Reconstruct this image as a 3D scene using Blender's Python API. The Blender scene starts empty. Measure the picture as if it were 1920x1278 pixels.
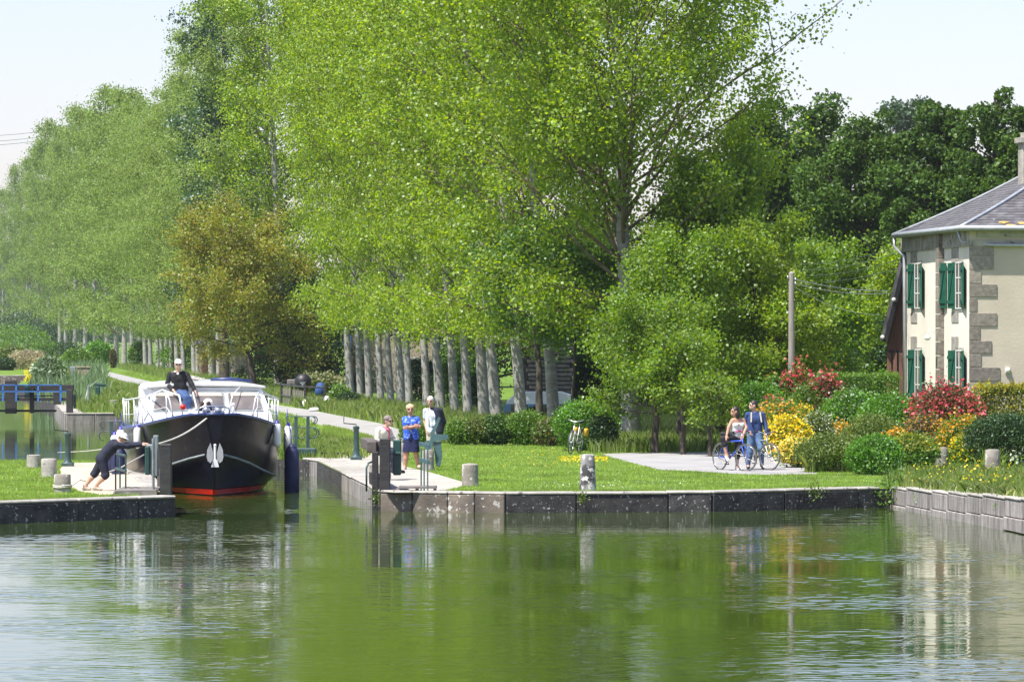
import bpy, bmesh, math, random
import numpy as np
from mathutils import Vector, Matrix
R_ = math.radians
SC = bpy.context.scene
COL = SC.collection
# ------------------------------------------------------------------ camera, light, exposure
F = 8000.0            # focal length in photograph pixels (1920 wide)
CZ = 3.4              # eye height above the lock side
HY = 621.0            # horizon row in the photograph
cam = bpy.data.cameras.new('camera'); camo = bpy.data.objects.new('camera', cam); COL.objects.link(camo)
cam.sensor_width = 36; cam.lens = 150; cam.clip_start = 1; cam.clip_end = 9000
camo.location = (0, 0, CZ); camo.rotation_euler = (R_(90) - math.atan(18 / F), 0, 0)
SC.camera = camo
W = bpy.data.worlds.new('World'); SC.world = W; W.use_nodes = True
nt = W.node_tree; bg = nt.nodes['Background']
sky = nt.nodes.new('ShaderNodeTexSky'); sky.sky_type = 'NISHITA'; sky.sun_disc = False
SUN = Vector((-0.76, -0.65, 0)).normalized() * math.cos(R_(62)) + Vector((0, 0, math.sin(R_(62))))
sky.sun_elevation = R_(62); sky.sun_rotation = math.atan2(SUN.x, SUN.y)
sky.air_density = 1.0; sky.dust_density = 0.9; sky.ozone_density = 2.0
tint = nt.nodes.new('ShaderNodeMix'); tint.data_type = 'RGBA'; tint.blend_type = 'MULTIPLY'; tint.inputs[0].default_value = 1
tint.inputs[7].default_value = (1.07, .94, 1.04, 1); nt.links.new(sky.outputs[0], tint.inputs[6]); nt.links.new(tint.outputs[2], bg.inputs[0]); bg.inputs[1].default_value = 0.112
sl = bpy.data.lights.new('sun', 'SUN'); sl.energy = 5.0; sl.angle = R_(0.5); sl.color = (1, .96, .89)
so = bpy.data.objects.new('sun', sl); COL.objects.link(so)
so.rotation_euler = SUN.to_track_quat('Z', 'Y').to_euler(); so.location = (-60, 60, 90)
SC.view_settings.view_transform = 'Standard'; SC.view_settings.look = 'None'
SC.view_settings.exposure = 0.84; SC.view_settings.gamma = 1
SC.cycles.max_bounces = 7; SC.cycles.diffuse_bounces = 3; SC.cycles.glossy_bounces = 4
SC.cycles.transmission_bounces = 4; SC.cycles.volume_bounces = 0; SC.cycles.caustics_reflective = False
SC.cycles.caustics_refractive = False; SC.cycles.use_denoising = True
SC.cycles.sample_clamp_indirect = 6
# ------------------------------------------------------------------ helpers
def P(px, py, D): return Vector(((px - 960) / F * D, D, CZ - (py - HY) / F * D))
def DG(py, z=0): return (CZ - z) * F / (py - HY)
def G(px, py, z=0):
    D = DG(py, z); return Vector(((px - 960) / F * D, D, z))
def X(px, D): return (px - 960) / F * D
def Z(py, D): return CZ - (py - HY) / F * D

def setp(o, label=None, cat=None, group=None, kind=None):
    if label: o['label'] = label
    if cat: o['category'] = cat
    if group: o['group'] = group
    if kind: o['kind'] = kind
    return o
def empty(name, loc=(0, 0, 0), rz=0, **k):
    o = bpy.data.objects.new(name, None); COL.objects.link(o); o.location = loc; o.rotation_euler = (0, 0, rz)
    o.empty_display_size = .1
    return setp(o, **k)
def copy_tree(o, parent=None):
    c = o.copy(); COL.objects.link(c); c.parent = parent
    for ch in list(o.children): copy_tree(ch, c)
    return c

class MB:
    def __init__(s): s.v = []; s.f = []; s.m = []
    def add(s, vs, fs, mi=0):
        b = len(s.v); s.v += [tuple(v) for v in vs]; s.f += [tuple(b + i for i in f) for f in fs]; s.m += [mi] * len(fs); return s
    def box(s, c, d, rz=0, ch=0, mi=0, rx=0, ry=0):
        x, y, z = d[0] / 2, d[1] / 2, d[2] / 2
        M = Matrix.Translation(Vector(c)) @ Matrix.Rotation(rz, 4, 'Z') @ Matrix.Rotation(rx, 4, 'X') @ Matrix.Rotation(ry, 4, 'Y')
        if ch <= 0:
            vs = [(-x, -y, -z), (x, -y, -z), (x, y, -z), (-x, y, -z), (-x, -y, z), (x, -y, z), (x, y, z), (-x, y, z)]
            fs = [(0, 3, 2, 1), (4, 5, 6, 7), (0, 1, 5, 4), (1, 2, 6, 5), (2, 3, 7, 6), (3, 0, 4, 7)]
        else:
            c_ = ch; vs = []
            for sx, sy, sz in ((-1, -1, -1), (1, -1, -1), (1, 1, -1), (-1, 1, -1), (-1, -1, 1), (1, -1, 1), (1, 1, 1), (-1, 1, 1)):
                vs += [(sx * (x - c_), sy * (y - c_), sz * z), (sx * (x - c_), sy * y, sz * (z - c_)), (sx * x, sy * (y - c_), sz * (z - c_))]
            bm = bmesh.new(); bv = [bm.verts.new(v) for v in vs]
            r = bmesh.ops.convex_hull(bm, input=bv); bm.verts.index_update()
            vs = [v.co.copy() for v in bm.verts]; fs = [[v.index for v in f.verts] for f in bm.faces]; bm.free()
        return s.add([M @ Vector(v) for v in vs], fs, mi)
    def cyl(s, a, b, r0, r1=None, n=10, mi=0, cap=True):
        return s.tube([a, b], [r0, r0 if r1 is None else r1], n, mi, cap)
    def tube(s, pts, r, n=8, mi=0, cap=True, closed=False):
        pts = [Vector(p) for p in pts]; k = len(pts)
        if not hasattr(r, '__len__'): r = [r] * k
        vs = []; up = None
        for i, p in enumerate(pts):
            if closed: d = pts[(i + 1) % k] - pts[i - 1]
            else: d = pts[min(i + 1, k - 1)] - pts[max(i - 1, 0)]
            d = d.normalized() if d.length > 1e-9 else Vector((0, 0, 1))
            if up is None: up = Vector((0, 0, 1)) if abs(d.z) < .9 else Vector((1, 0, 0))
            u = d.cross(up)
            if u.length < 1e-4: u = d.cross(Vector((0, 1, .1)))
            u.normalize(); w = u.cross(d).normalized(); up = w
            for j in range(n):
                t = 2 * math.pi * j / n; vs.append(p + (u * math.cos(t) + w * math.sin(t)) * r[i])
        fs = []
        for i in range(k if closed else k - 1):
            i2 = (i + 1) % k
            for j in range(n):
                j2 = (j + 1) % n; fs.append((i * n + j, i * n + j2, i2 * n + j2, i2 * n + j))
        if cap and not closed: fs += [tuple(range(n - 1, -1, -1)), tuple(range((k - 1) * n, k * n))]
        return s.add(vs, fs, mi)
    def lathe(s, c, prof, n=20, mi=0, sx=1, sy=1):
        vs = []; c = Vector(c)
        for r, z in prof:
            for j in range(n):
                t = 2 * math.pi * j / n; vs.append(c + Vector((math.cos(t) * r * sx, math.sin(t) * r * sy, z)))
        fs = [(i * n + j, i * n + (j + 1) % n, (i + 1) * n + (j + 1) % n, (i + 1) * n + j) for i in range(len(prof) - 1) for j in range(n)]
        fs += [tuple(range(n - 1, -1, -1)), tuple(range((len(prof) - 1) * n, len(prof) * n))]
        return s.add(vs, fs, mi)
    def ball(s, c, r, n=12, mi=0):
        if not hasattr(r, '__len__'): r = (r, r, r)
        m = max(4, n // 2); pr = [(math.sin(math.pi * (i + .02) / (m + .04)), -math.cos(math.pi * (i + .02) / (m + .04))) for i in range(m + 1)]
        vs = []; c = Vector(c)
        for q, z in pr:
            for j in range(n):
                t = 2 * math.pi * j / n; vs.append(c + Vector((math.cos(t) * q * r[0], math.sin(t) * q * r[1], z * r[2])))
        fs = [(i * n + j, i * n + (j + 1) % n, (i + 1) * n + (j + 1) % n, (i + 1) * n + j) for i in range(m) for j in range(n)]
        return s.add(vs, fs, mi)
    def prism(s, poly, d, mi=0):
        """poly: list of 3D points (planar), extruded by vector d"""
        poly = [Vector(p) for p in poly]; n = len(poly); d = Vector(d)
        fs = [tuple(range(n)), tuple(range(2 * n - 1, n - 1, -1))] + [(i, i + n, (i + 1) % n + n, (i + 1) % n) for i in range(n)]
        return s.add(poly + [p + d for p in poly], fs, mi)
    def build(s, name, mats, parent=None, smooth=False, fix=True):
        me = bpy.data.meshes.new(name); me.from_pydata(s.v, [], s.f)
        if not isinstance(mats, (list, tuple)): mats = [mats]
        for m in mats: me.materials.append(m)
        if len(mats) > 1: me.polygons.foreach_set('material_index', s.m)
        if fix:
            bm = bmesh.new(); bm.from_mesh(me); bmesh.ops.recalc_face_normals(bm, faces=bm.faces[:]); bm.to_mesh(me); bm.free()
        if smooth:
            me.polygons.foreach_set('use_smooth', [True] * len(me.polygons))
            if smooth != 'all':
                try: me.set_sharp_from_angle(angle=R_(40))
                except Exception: pass
        me.update()
        o = bpy.data.objects.new(name, me); COL.objects.link(o); o.parent = parent
        return o
def np_mesh(name, V, Fc, mat, parent=None, smooth=False):
    """V (n,3); Fc (m,k)"""
    me = bpy.data.meshes.new(name); V = np.asarray(V, np.float32); Fc = np.asarray(Fc, np.int32)
    m, k = Fc.shape
    me.vertices.add(len(V)); me.vertices.foreach_set('co', V.ravel())
    me.loops.add(m * k); me.loops.foreach_set('vertex_index', Fc.ravel())
    me.polygons.add(m); me.polygons.foreach_set('loop_start', np.arange(0, m * k, k, dtype=np.int32))
    try: me.polygons.foreach_set('loop_total', np.full(m, k, np.int32))
    except Exception: pass
    me.update(calc_edges=True)
    me.materials.append(mat)
    if smooth: me.polygons.foreach_set('use_smooth', [True] * m)
    o = bpy.data.objects.new(name, me); COL.objects.link(o); o.parent = parent
    return o
# ------------------------------------------------------------------ materials
def ramp(nt, fac, stops):
    r = nt.nodes.new('ShaderNodeValToRGB'); e = r.color_ramp.elements
    while len(e) < len(stops): e.new(.5)
    for i, (p, c) in enumerate(stops):
        e[i].position = p; e[i].color = (*c, 1)
    nt.links.new(fac, r.inputs[0]); return r.outputs[0]
def noise(nt, scale, detail=3, co='Object', sx=None, rough=.55):
    t = nt.nodes.new('ShaderNodeTexCoord'); n = nt.nodes.new('ShaderNodeTexNoise')
    n.inputs['Scale'].default_value = scale; n.inputs['Detail'].default_value = detail; n.inputs['Roughness'].default_value = rough
    src = t.outputs[co]
    if sx:
        m = nt.nodes.new('ShaderNodeMapping'); m.inputs['Scale'].default_value = sx; nt.links.new(src, m.inputs[0]); src = m.outputs[0]
    nt.links.new(src, n.inputs['Vector']); return n.outputs['Fac']
def mixc(nt, f, a, b):
    m = nt.nodes.new('ShaderNodeMix'); m.data_type = 'RGBA'
    for s_, v in ((0, f), (6, a), (7, b)):
        if isinstance(v, (int, float)): m.inputs[s_].default_value = v
        elif isinstance(v, tuple): m.inputs[s_].default_value = (*v, 1)
        else: nt.links.new(v, m.inputs[s_])
    return m.outputs[2]
def mat(name, c, rough=.7, c2=None, scale=6, metal=0, bump=0, bscale=None, sx=None, spots=None, spec=.5, isl=0, lo=.35, hi=.65, coat=0):
    m = bpy.data.materials.new(name); m.use_nodes = True; nt = m.node_tree; b = nt.nodes['Principled BSDF']
    b.inputs['Roughness'].default_value = rough; b.inputs['Metallic'].default_value = metal
    b.inputs['Specular IOR Level'].default_value = spec; b.inputs['Coat Weight'].default_value = coat
    b.inputs['Base Color'].default_value = (*c, 1)
    col = None
    if c2: col = ramp(nt, noise(nt, scale, 4, sx=sx), [(lo, c), (hi, c2)])
    if spots:
        sc_, th, cc = spots
        f = ramp(nt, noise(nt, sc_, 2.5, rough=.6), [(th, (0, 0, 0)), (th + .035, (1, 1, 1))])
        col = mixc(nt, f, col if col else c, cc)
    if isl:
        g = nt.nodes.new('ShaderNodeNewGeometry'); h = nt.nodes.new('ShaderNodeHueSaturation')
        mr = nt.nodes.new('ShaderNodeMapRange'); mr.inputs[3].default_value = 1 - isl; mr.inputs[4].default_value = 1 + isl
        nt.links.new(g.outputs['Random Per Island'], mr.inputs[0]); nt.links.new(mr.outputs[0], h.inputs['Value'])
        if col: nt.links.new(col, h.inputs['Color'])
        else: h.inputs['Color'].default_value = (*c, 1)
        col = h.outputs[0]
    if col: nt.links.new(col, b.inputs['Base Color'])
    if bump:
        bn = nt.nodes.new('ShaderNodeBump'); bn.inputs['Distance'].default_value = bump; bn.inputs['Strength'].default_value = 1
        nt.links.new(noise(nt, bscale or scale * 3, 4), bn.inputs['Height']); nt.links.new(bn.outputs[0], b.inputs['Normal'])
    return m
def leafmat(name, cols, trans=.5, rough=.5, gloss=.035, big=.3):
    """leaf colour varies leaf by leaf (random per island) and clump by clump (noise)"""
    m = bpy.data.materials.new(name); m.use_nodes = True; nt = m.node_tree; nt.nodes.clear()
    out = nt.nodes.new('ShaderNodeOutputMaterial'); g = nt.nodes.new('ShaderNodeNewGeometry')
    n = len(cols); col = ramp(nt, g.outputs['Random Per Island'], [(i / (n - 1) if n > 1 else 0, c) for i, c in enumerate(cols)])
    h = nt.nodes.new('ShaderNodeHueSaturation'); mr = nt.nodes.new('ShaderNodeMapRange')
    mr.inputs[1].default_value = .3; mr.inputs[2].default_value = .7; mr.inputs[3].default_value = 1 - big; mr.inputs[4].default_value = 1 + big
    nt.links.new(noise(nt, .8, 2), mr.inputs[0]); nt.links.new(mr.outputs[0], h.inputs['Value']); nt.links.new(col, h.inputs['Color'])
    d = nt.nodes.new('ShaderNodeBsdfDiffuse'); t = nt.nodes.new('ShaderNodeBsdfTranslucent'); gl = nt.nodes.new('ShaderNodeBsdfGlossy')
    gl.inputs['Roughness'].default_value = rough; gl.inputs['Color'].default_value = (.9, .95, 1, 1)
    h2 = nt.nodes.new('ShaderNodeHueSaturation'); h2.inputs['Hue'].default_value = .488; h2.inputs['Value'].default_value = 1.85; h2.inputs['Saturation'].default_value = 1.05
    nt.links.new(h.outputs[0], h2.inputs['Color']); nt.links.new(h.outputs[0], d.inputs[0]); nt.links.new(h2.outputs[0], t.inputs[0])
    m1 = nt.nodes.new('ShaderNodeMixShader'); m1.inputs[0].default_value = trans; nt.links.new(d.outputs[0], m1.inputs[1]); nt.links.new(t.outputs[0], m1.inputs[2])
    m2 = nt.nodes.new('ShaderNodeMixShader'); m2.inputs[0].default_value = gloss; nt.links.new(m1.outputs[0], m2.inputs[1]); nt.links.new(gl.outputs[0], m2.inputs[2])
    nt.links.new(m2.outputs[0], out.inputs[0]); return m
# ------------------------------------------------------------------ signed-distance bodies
def sd_cone(p, a, b, ra, rb):
    a = np.array(a, float); b = np.array(b, float); ba = b - a; L = max(float(ba @ ba), 1e-9)
    t = np.clip(((p - a) @ ba) / L, 0, 1); q = p - a - t[..., None] * ba
    return np.sqrt((q * q).sum(-1)) - (ra + (rb - ra) * t)
def sd_ell(p, c, r, Rm=None):
    q = p - np.array(c, float)
    if Rm is not None: q = q @ np.array(Rm)
    r = np.array(r, float); k = np.sqrt(((q / r) ** 2).sum(-1)); return (k - 1) * r.min()
def sdf_grid(prims, h, k=.03, pad=.05, cuts=()):
    lo = np.array([9e9] * 3); hi = -lo
    for pr in prims:
        if pr[0] == 'c':
            for q, r in ((pr[1], pr[3]), (pr[2], pr[4])): lo = np.minimum(lo, np.array(q) - r); hi = np.maximum(hi, np.array(q) + r)
        else: r = max(pr[2]); lo = np.minimum(lo, np.array(pr[1]) - r); hi = np.maximum(hi, np.array(pr[1]) + r)
    lo -= pad; hi += pad; n = np.ceil((hi - lo) / h).astype(int) + 1
    V = np.full(n, .5)
    ax = [lo[i] + h * np.arange(n[i]) for i in range(3)]
    for pr in prims:
        if pr[0] == 'c':
            l = np.minimum(np.array(pr[1]) - pr[3], np.array(pr[2]) - pr[4]); u = np.maximum(np.array(pr[1]) + pr[3], np.array(pr[2]) + pr[4])
        else: r = max(pr[2]); l = np.array(pr[1]) - r; u = np.array(pr[1]) + r
        i0 = np.maximum(((l - lo - pad * 1.2) / h).astype(int), 0); i1 = np.minimum(((u - lo + pad * 1.2) / h).astype(int) + 2, n)
        sl_ = tuple(slice(i0[i], i1[i]) for i in range(3))
        p = np.stack(np.meshgrid(*[ax[i][sl_[i]] for i in range(3)], indexing='ij'), -1)
        d = sd_cone(p, *pr[1:5]) if pr[0] == 'c' else sd_ell(p, pr[1], pr[2], pr[3] if len(pr) > 3 else None)
        s = V[sl_]; kk = k; hh = np.clip(.5 + .5 * (s - d) / kk, 0, 1)
        V[sl_] = s + (d - s) * hh - kk * hh * (1 - hh)
    for nrm, off in cuts:     # keep the side where n.p < off
        p = np.stack(np.meshgrid(*ax, indexing='ij'), -1); V = np.maximum(V, p @ np.array(nrm, float) - off)
    return V, lo, h
def surf(V, lo, h):
    S = V < 0; nx, ny, nz = V.shape
    C = [S[i:nx - 1 + i, j:ny - 1 + j, k:nz - 1 + k] for i in (0, 1) for j in (0, 1) for k in (0, 1)]
    cnt = sum(c.astype(np.int8) for c in C); act = (cnt > 0) & (cnt < 8)
    idx = -np.ones(act.shape, int); I = np.argwhere(act); idx[act] = np.arange(len(I))
    acc = np.zeros((len(I), 3)); num = np.zeros(len(I))
    for ax in range(3):
        o = [a for a in range(3) if a != ax]
        for a in (0, 1):
            for b in (0, 1):
                e = np.zeros(3, int); e[o[0]] = a; e[o[1]] = b; e2 = e.copy(); e2[ax] = 1
                p0 = I + e; p1 = I + e2; v0 = V[tuple(p0.T)]; v1 = V[tuple(p1.T)]; m = (v0 < 0) != (v1 < 0)
                t = np.where(m, v0 / np.where(m, v0 - v1, 1), 0); q = p0 + t[:, None] * (e2 - e)
                acc[m] += q[m]; num[m] += 1
    Vt = lo + h * acc / num[:, None]; Fs = []
    for ax in range(3):
        o = [a for a in range(3) if a != ax]
        s0 = [slice(1, -1)] * 3; s0[ax] = slice(0, -1); s1 = list(s0); s1[ax] = slice(1, None)
        A = S[tuple(s0)]; B = S[tuple(s1)]
        E = np.argwhere(A != B); E = E + np.array([0 if i == ax else 1 for i in range(3)])
        if not len(E): continue
        ins = S[tuple(E.T)]; q = []
        for a, b in ((0, 0), (1, 0), (1, 1), (0, 1)):
            c = E.copy(); c[:, o[0]] -= a; c[:, o[1]] -= b; q.append(idx[tuple(c.T)])
        q = np.stack(q, 1); fl = ins if ax != 1 else ~ins; q[fl] = q[fl][:, ::-1]; Fs.append(q)
    return Vt, np.concatenate(Fs)
def sdf_obj(name, prims, m, parent, h=.014, k=.03, cuts=(), extra=None):
    V, Fc = surf(*sdf_grid(prims, h, k, cuts=cuts))
    if extra:
        for v2, f2 in extra: Fc = np.concatenate([Fc, f2 + len(V)]); V = np.concatenate([V, v2])
    return np_mesh(name, V, Fc, m, parent, smooth=True)
# ------------------------------------------------------------------ leaves
def leaf_mesh(name, pts, size, m, parent=None, rs=None, flat=.0, w=.42, down=0):
    rs = rs or np.random.RandomState(1); n = len(pts)
    u = rs.normal(size=(n, 3)); u[:, 2] -= down; u /= np.linalg.norm(u, axis=1)[:, None]
    a = rs.normal(size=(n, 3)); a[:, 2] += flat; v = np.cross(u, a); v /= np.linalg.norm(v, axis=1)[:, None] + 1e-9
    s = (size * rs.uniform(.65, 1.3, n))[:, None]
    p = pts - u * s * .5
    V = np.stack([p, p + u * s * .45 + v * s * w, p + u * s, p + u * s * .45 - v * s * w], 1).reshape(-1, 3)
    return np_mesh(name, V, np.arange(4 * n).reshape(-1, 4), m, parent)
def blade_mesh(name, xy, hgt, wid, m, z0=0, lean=.25, rs=None, parent=None, two=False):
    rs = rs or np.random.RandomState(2); n = len(xy); z0 = np.broadcast_to(z0, (n,))
    th = rs.uniform(0, 2 * np.pi, n); d = np.stack([np.cos(th), np.sin(th), 0 * th], 1); hgt = np.broadcast_to(hgt, (n,)) * rs.uniform(.5, 1.3, n)
    ph = rs.uniform(0, 2 * np.pi, n); l = np.abs(rs.normal(0, lean, n)) * hgt
    tip = np.stack([np.cos(ph) * l, np.sin(ph) * l, hgt], 1)
    b = np.stack([xy[:, 0], xy[:, 1], z0 - .01], 1); w = (np.broadcast_to(wid, (n,)) * rs.uniform(.6, 1.3, n))[:, None] / 2
    if not two:
        V = np.stack([b - d * w, b + d * w, b + tip], 1).reshape(-1, 3); return np_mesh(name, V, np.arange(3 * n).reshape(-1, 3), m, parent)
    mid = b + tip * np.array([.3, .3, .6]); tp = b + tip * np.array([1.3, 1.3, .95])
    V = np.stack([b - d * w, b + d * w, mid + d * w * .8, tp, mid - d * w * .8], 1).reshape(-1, 3)
    return np_mesh(name, V, np.arange(5 * n).reshape(-1, 5), m, parent)
def inpoly(xy, poly):
    x, y = xy[:, 0], xy[:, 1]; r = np.zeros(len(x), bool); n = len(poly)
    for i in range(n):
        x0, y0 = poly[i][:2]; x1, y1 = poly[i - 1][:2]
        c = ((y0 > y) != (y1 > y)); xx = (x1 - x0) * (y - y0) / ((y1 - y0) if y1 != y0 else 1e-9) + x0; r ^= c & (x < xx)
    return r
def scatter(poly, n, rs, holes=()):
    a = np.array([q[:2] for q in poly]); lo = a.min(0); hi = a.max(0)
    p = rs.uniform(lo, hi, (int(n), 2)); k = inpoly(p, poly)
    for h_ in holes: k &= ~inpoly(p, h_)
    return p[k]
# ------------------------------------------------------------------ material library
M = {}
def grassmat():
    m = bpy.data.materials.new('lawn'); m.use_nodes = True; nt = m.node_tree; b = nt.nodes['Principled BSDF']
    a = ramp(nt, noise(nt, .35, 5), [(.3, (.085, .155, .018)), (.55, (.13, .22, .03)), (.75, (.19, .22, .055))])
    c = ramp(nt, noise(nt, 9, 4), [(.3, (.06, .11, .012)), (.7, (.16, .25, .04))])
    nt.links.new(mixc(nt, .5, a, c), b.inputs['Base Color']); b.inputs['Roughness'].default_value = .95; b.inputs['Specular IOR Level'].default_value = .1
    return m
M['grass'] = grassmat()
M['bed'] = mat('bed', (.03, .035, .02), .9)
M['road'] = mat('road', (.25, .245, .24), .9, (.34, .33, .315), .9, bump=.004, bscale=40)
M['conc'] = mat('conc', (.30, .28, .24), .9, (.42, .39, .33), 1.3, bump=.004, bscale=30)
M['sand'] = mat('sand', (.42, .35, .25), .95, (.50, .44, .33), 1.5, bump=.004, bscale=30)
M['stone'] = mat('stone', (.10, .085, .07), .9, (.22, .18, .14), 1.6, spots=(7, .60, (.50, .48, .44)), isl=.28, bump=.012, bscale=14)
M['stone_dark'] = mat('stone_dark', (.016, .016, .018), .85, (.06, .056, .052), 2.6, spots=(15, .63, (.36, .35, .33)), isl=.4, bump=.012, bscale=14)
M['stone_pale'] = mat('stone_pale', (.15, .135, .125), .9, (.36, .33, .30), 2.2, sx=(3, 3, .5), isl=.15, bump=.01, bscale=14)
M['stone_cap'] = mat('stone_cap', (.27, .255, .225), .9, (.40, .375, .33), 3, spots=(5, .63, (.12, .11, .1)), isl=.15, bump=.01, bscale=14)
M['bollard'] = mat('bollard', (.20, .18, .155), .9, (.33, .30, .26), 4, spots=(9, .6, (.52, .5, .46)), bump=.01, bscale=20)
M['bollard_l'] = mat('bollard_l', (.05, .05, .055), .85, (.28, .27, .26), 3.0, spots=(7, .56, (.6, .58, .54)), bump=.01, bscale=20, lo=.42, hi=.56)
M['bollard_w'] = mat('bollard_w', (.27, .25, .22), .85, (.42, .4, .36), 4.0, spots=(6, .62, (.08, .08, .08)), bump=.01, bscale=20)
M['blackwood'] = mat('blackwood', (.016, .015, .015), .6, (.045, .042, .04), 5, sx=(1, 1, 6), bump=.006, bscale=20)
M['brownwood'] = mat('brownwood', (.09, .075, .065), .7, (.15, .125, .11), 4, sx=(1, 6, 1), bump=.006, bscale=20)
M['plank'] = mat('plank', (.14, .125, .115), .8, (.22, .2, .185), 5, isl=.2, bump=.004, bscale=30)
M['green_steel'] = mat('green_steel', (.028, .062, .062), .45, (.05, .095, .095), 5, spots=(14, .70, (.16, .10, .06)))
M['teal_steel'] = mat('teal_steel', (.055, .115, .12), .45, (.08, .15, .155), 5, spots=(14, .72, (.2, .17, .13)))
M['dark_green'] = mat('dark_green', (.014, .05, .045), .4, (.022, .07, .06), 6)
M['grey_steel'] = mat('grey_steel', (.16, .19, .2), .5, (.25, .28, .28), 5)
M['blue_paint'] = mat('blue_paint', (.035, .16, .50), .5, (.06, .2, .55), 6)
M['white'] = mat('white', (.78, .78, .76), .35, (.70, .70, .68), 3)
M['gel'] = mat('gel', (.80, .80, .79), .22, (.74, .74, .73), 1.5, coat=.3)
M['rail'] = mat('rail', (.72, .73, .74), .3, metal=.2)
M['hull'] = mat('hull', (.003, .0035, .007), .25, (.010, .011, .018), 1.5, spec=.14, spots=(9, .66, (.025, .024, .024)), bump=.003, bscale=2.2)
M['navy'] = mat('navy', (.010, .014, .055), .6, (.016, .022, .08), 6)
M['redp'] = mat('redp', (.58, .012, .006), .3, (.48, .012, .008), 3)
M['chrome'] = mat('chrome', (.6, .6, .6), .25, metal=.9)
M['black'] = mat('black', (.012, .012, .014), .5, (.02, .02, .022), 9)
M['rubber'] = mat('rubber', (.015, .015, .016), .75)
M['glass'] = mat('glass', (.09, .085, .085), .06, (.2, .17, .15), 3, spec=.8)
M['rope'] = mat('rope', (.55, .53, .47), .9, (.42, .4, .35), 40)
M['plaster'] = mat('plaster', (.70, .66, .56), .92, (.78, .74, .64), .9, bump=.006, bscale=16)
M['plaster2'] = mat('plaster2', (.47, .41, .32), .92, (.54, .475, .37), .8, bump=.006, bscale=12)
M['slate'] = mat('slate', (.085, .08, .085), .65, (.135, .13, .135), 2.5, isl=.25, spots=(3.2, .68, (.30, .29, .27)))
M['zinc'] = mat('zinc', (.36, .38, .41), .4, (.45, .47, .5), 5, metal=.3)
M['shutter'] = mat('shutter', (.006, .075, .048), .5, (.012, .105, .068), 6)
M['barnwood'] = mat('barnwood', (.17, .085, .055), .8, (.23, .12, .08), 3, sx=(8, 8, .4), bump=.004, bscale=20)
M['quoin'] = mat('quoin', (.17, .15, .125), .9, (.27, .24, .2), 9, isl=.3, bump=.01, bscale=20)
M['rubble'] = mat('rubble', (.25, .20, .145), .95, (.36, .30, .22), 3.5, spots=(6, .62, (.13, .1, .08)), bump=.03, bscale=7)
M['pole'] = mat('pole', (.22, .195, .165), .85, (.31, .285, .25), 4, sx=(6, 6, .5), bump=.004, bscale=20)
M['bark_p'] = mat('bark_p', (.22, .21, .185), .9, (.34, .33, .30), 2.2, sx=(1, 1, 3.5), spots=(6, .70, (.10, .095, .08)), bump=.012, bscale=9)
M['bark_y'] = mat('bark_y', (.12, .09, .03), .9, (.17, .145, .10), 2.2, bump=.01, bscale=9)
M['bark_d'] = mat('bark_d', (.045, .036, .026), .95, (.10, .085, .065), 5, sx=(1, 1, .4), bump=.02, bscale=9)
M['skin'] = mat('skin', (.52, .30, .21), .55, (.58, .36, .26), 12)
M['skin_t'] = mat('skin_t', (.45, .235, .15), .55, (.50, .28, .19), 12)
# foliage
M['l_poplar'] = leafmat('l_poplar', [(.11, .20, .012), (.17, .28, .014), (.23, .34, .018), (.28, .36, .02), (.15, .24, .04)], .5)
M['l_poplar_mid'] = leafmat('l_poplar_mid', [(.14, .215, .05), (.18, .26, .055), (.20, .28, .06), (.20, .26, .09)], .5, gloss=.02)  # greens toned down so part of the distance haze sits in the colour
M['l_poplar_dark'] = leafmat('l_poplar_dark', [(.03, .075, .02), (.045, .10, .03), (.06, .125, .035)], .35, gloss=.06)
M['l_fruit'] = leafmat('l_fruit', [(.09, .18, .012), (.14, .24, .014), (.20, .29, .016)], .48)
M['l_ivy'] = leafmat('l_ivy', [(.06, .14, .014), (.09, .19, .018), (.14, .25, .02)], .35)
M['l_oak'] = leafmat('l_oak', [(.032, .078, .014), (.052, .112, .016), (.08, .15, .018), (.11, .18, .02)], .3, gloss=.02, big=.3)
M['l_far'] = leafmat('l_far', [(.045, .085, .035), (.06, .11, .045)], .3, gloss=.03)
M['l_bronze'] = leafmat('l_bronze', [(.17, .23, .02), (.24, .26, .028), (.28, .22, .03), (.15, .24, .02)], .42)
M['l_box'] = leafmat('l_box', [(.06, .17, .012), (.10, .25, .018), (.15, .32, .02)], .35)
M['l_shrub'] = leafmat('l_shrub', [(.07, .15, .016), (.11, .22, .022), (.16, .28, .03)], .38)
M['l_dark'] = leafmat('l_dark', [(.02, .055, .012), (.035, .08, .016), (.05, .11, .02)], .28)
M['l_red'] = leafmat('l_red', [(.60, .04, .07), (.70, .10, .12), (.50, .07, .07), (.60, .24, .16)], .4)
M['l_maroon'] = leafmat('l_maroon', [(.14, .06, .03), (.09, .13, .025), (.07, .14, .02), (.25, .08, .05)], .35)
M['l_gold'] = leafmat('l_gold', [(.32, .30, .02), (.42, .36, .02), (.22, .26, .02)], .4)
M['l_olive'] = leafmat('l_olive', [(.10, .15, .02), (.14, .20, .025), (.08, .13, .02)], .3)
M['f_yellow'] = leafmat('f_yellow', [(.75, .55, .01), (.85, .66, .015), (.8, .6, .02)], .4, big=.1)
M['f_orange'] = leafmat('f_orange', [(.75, .30, .02), (.8, .42, .03), (.7, .36, .04)], .4, big=.1)
M['f_pale'] = leafmat('f_pale', [(.8, .68, .12), (.82, .62, .08), (.8, .72, .22)], .4, big=.1)
M['f_white'] = leafmat('f_white', [(.75, .75, .68), (.65, .66, .58)], .3, big=.1)
M['f_pink'] = leafmat('f_pink', [(.62, .14, .32), (.7, .25, .45)], .3, big=.1)
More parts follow.
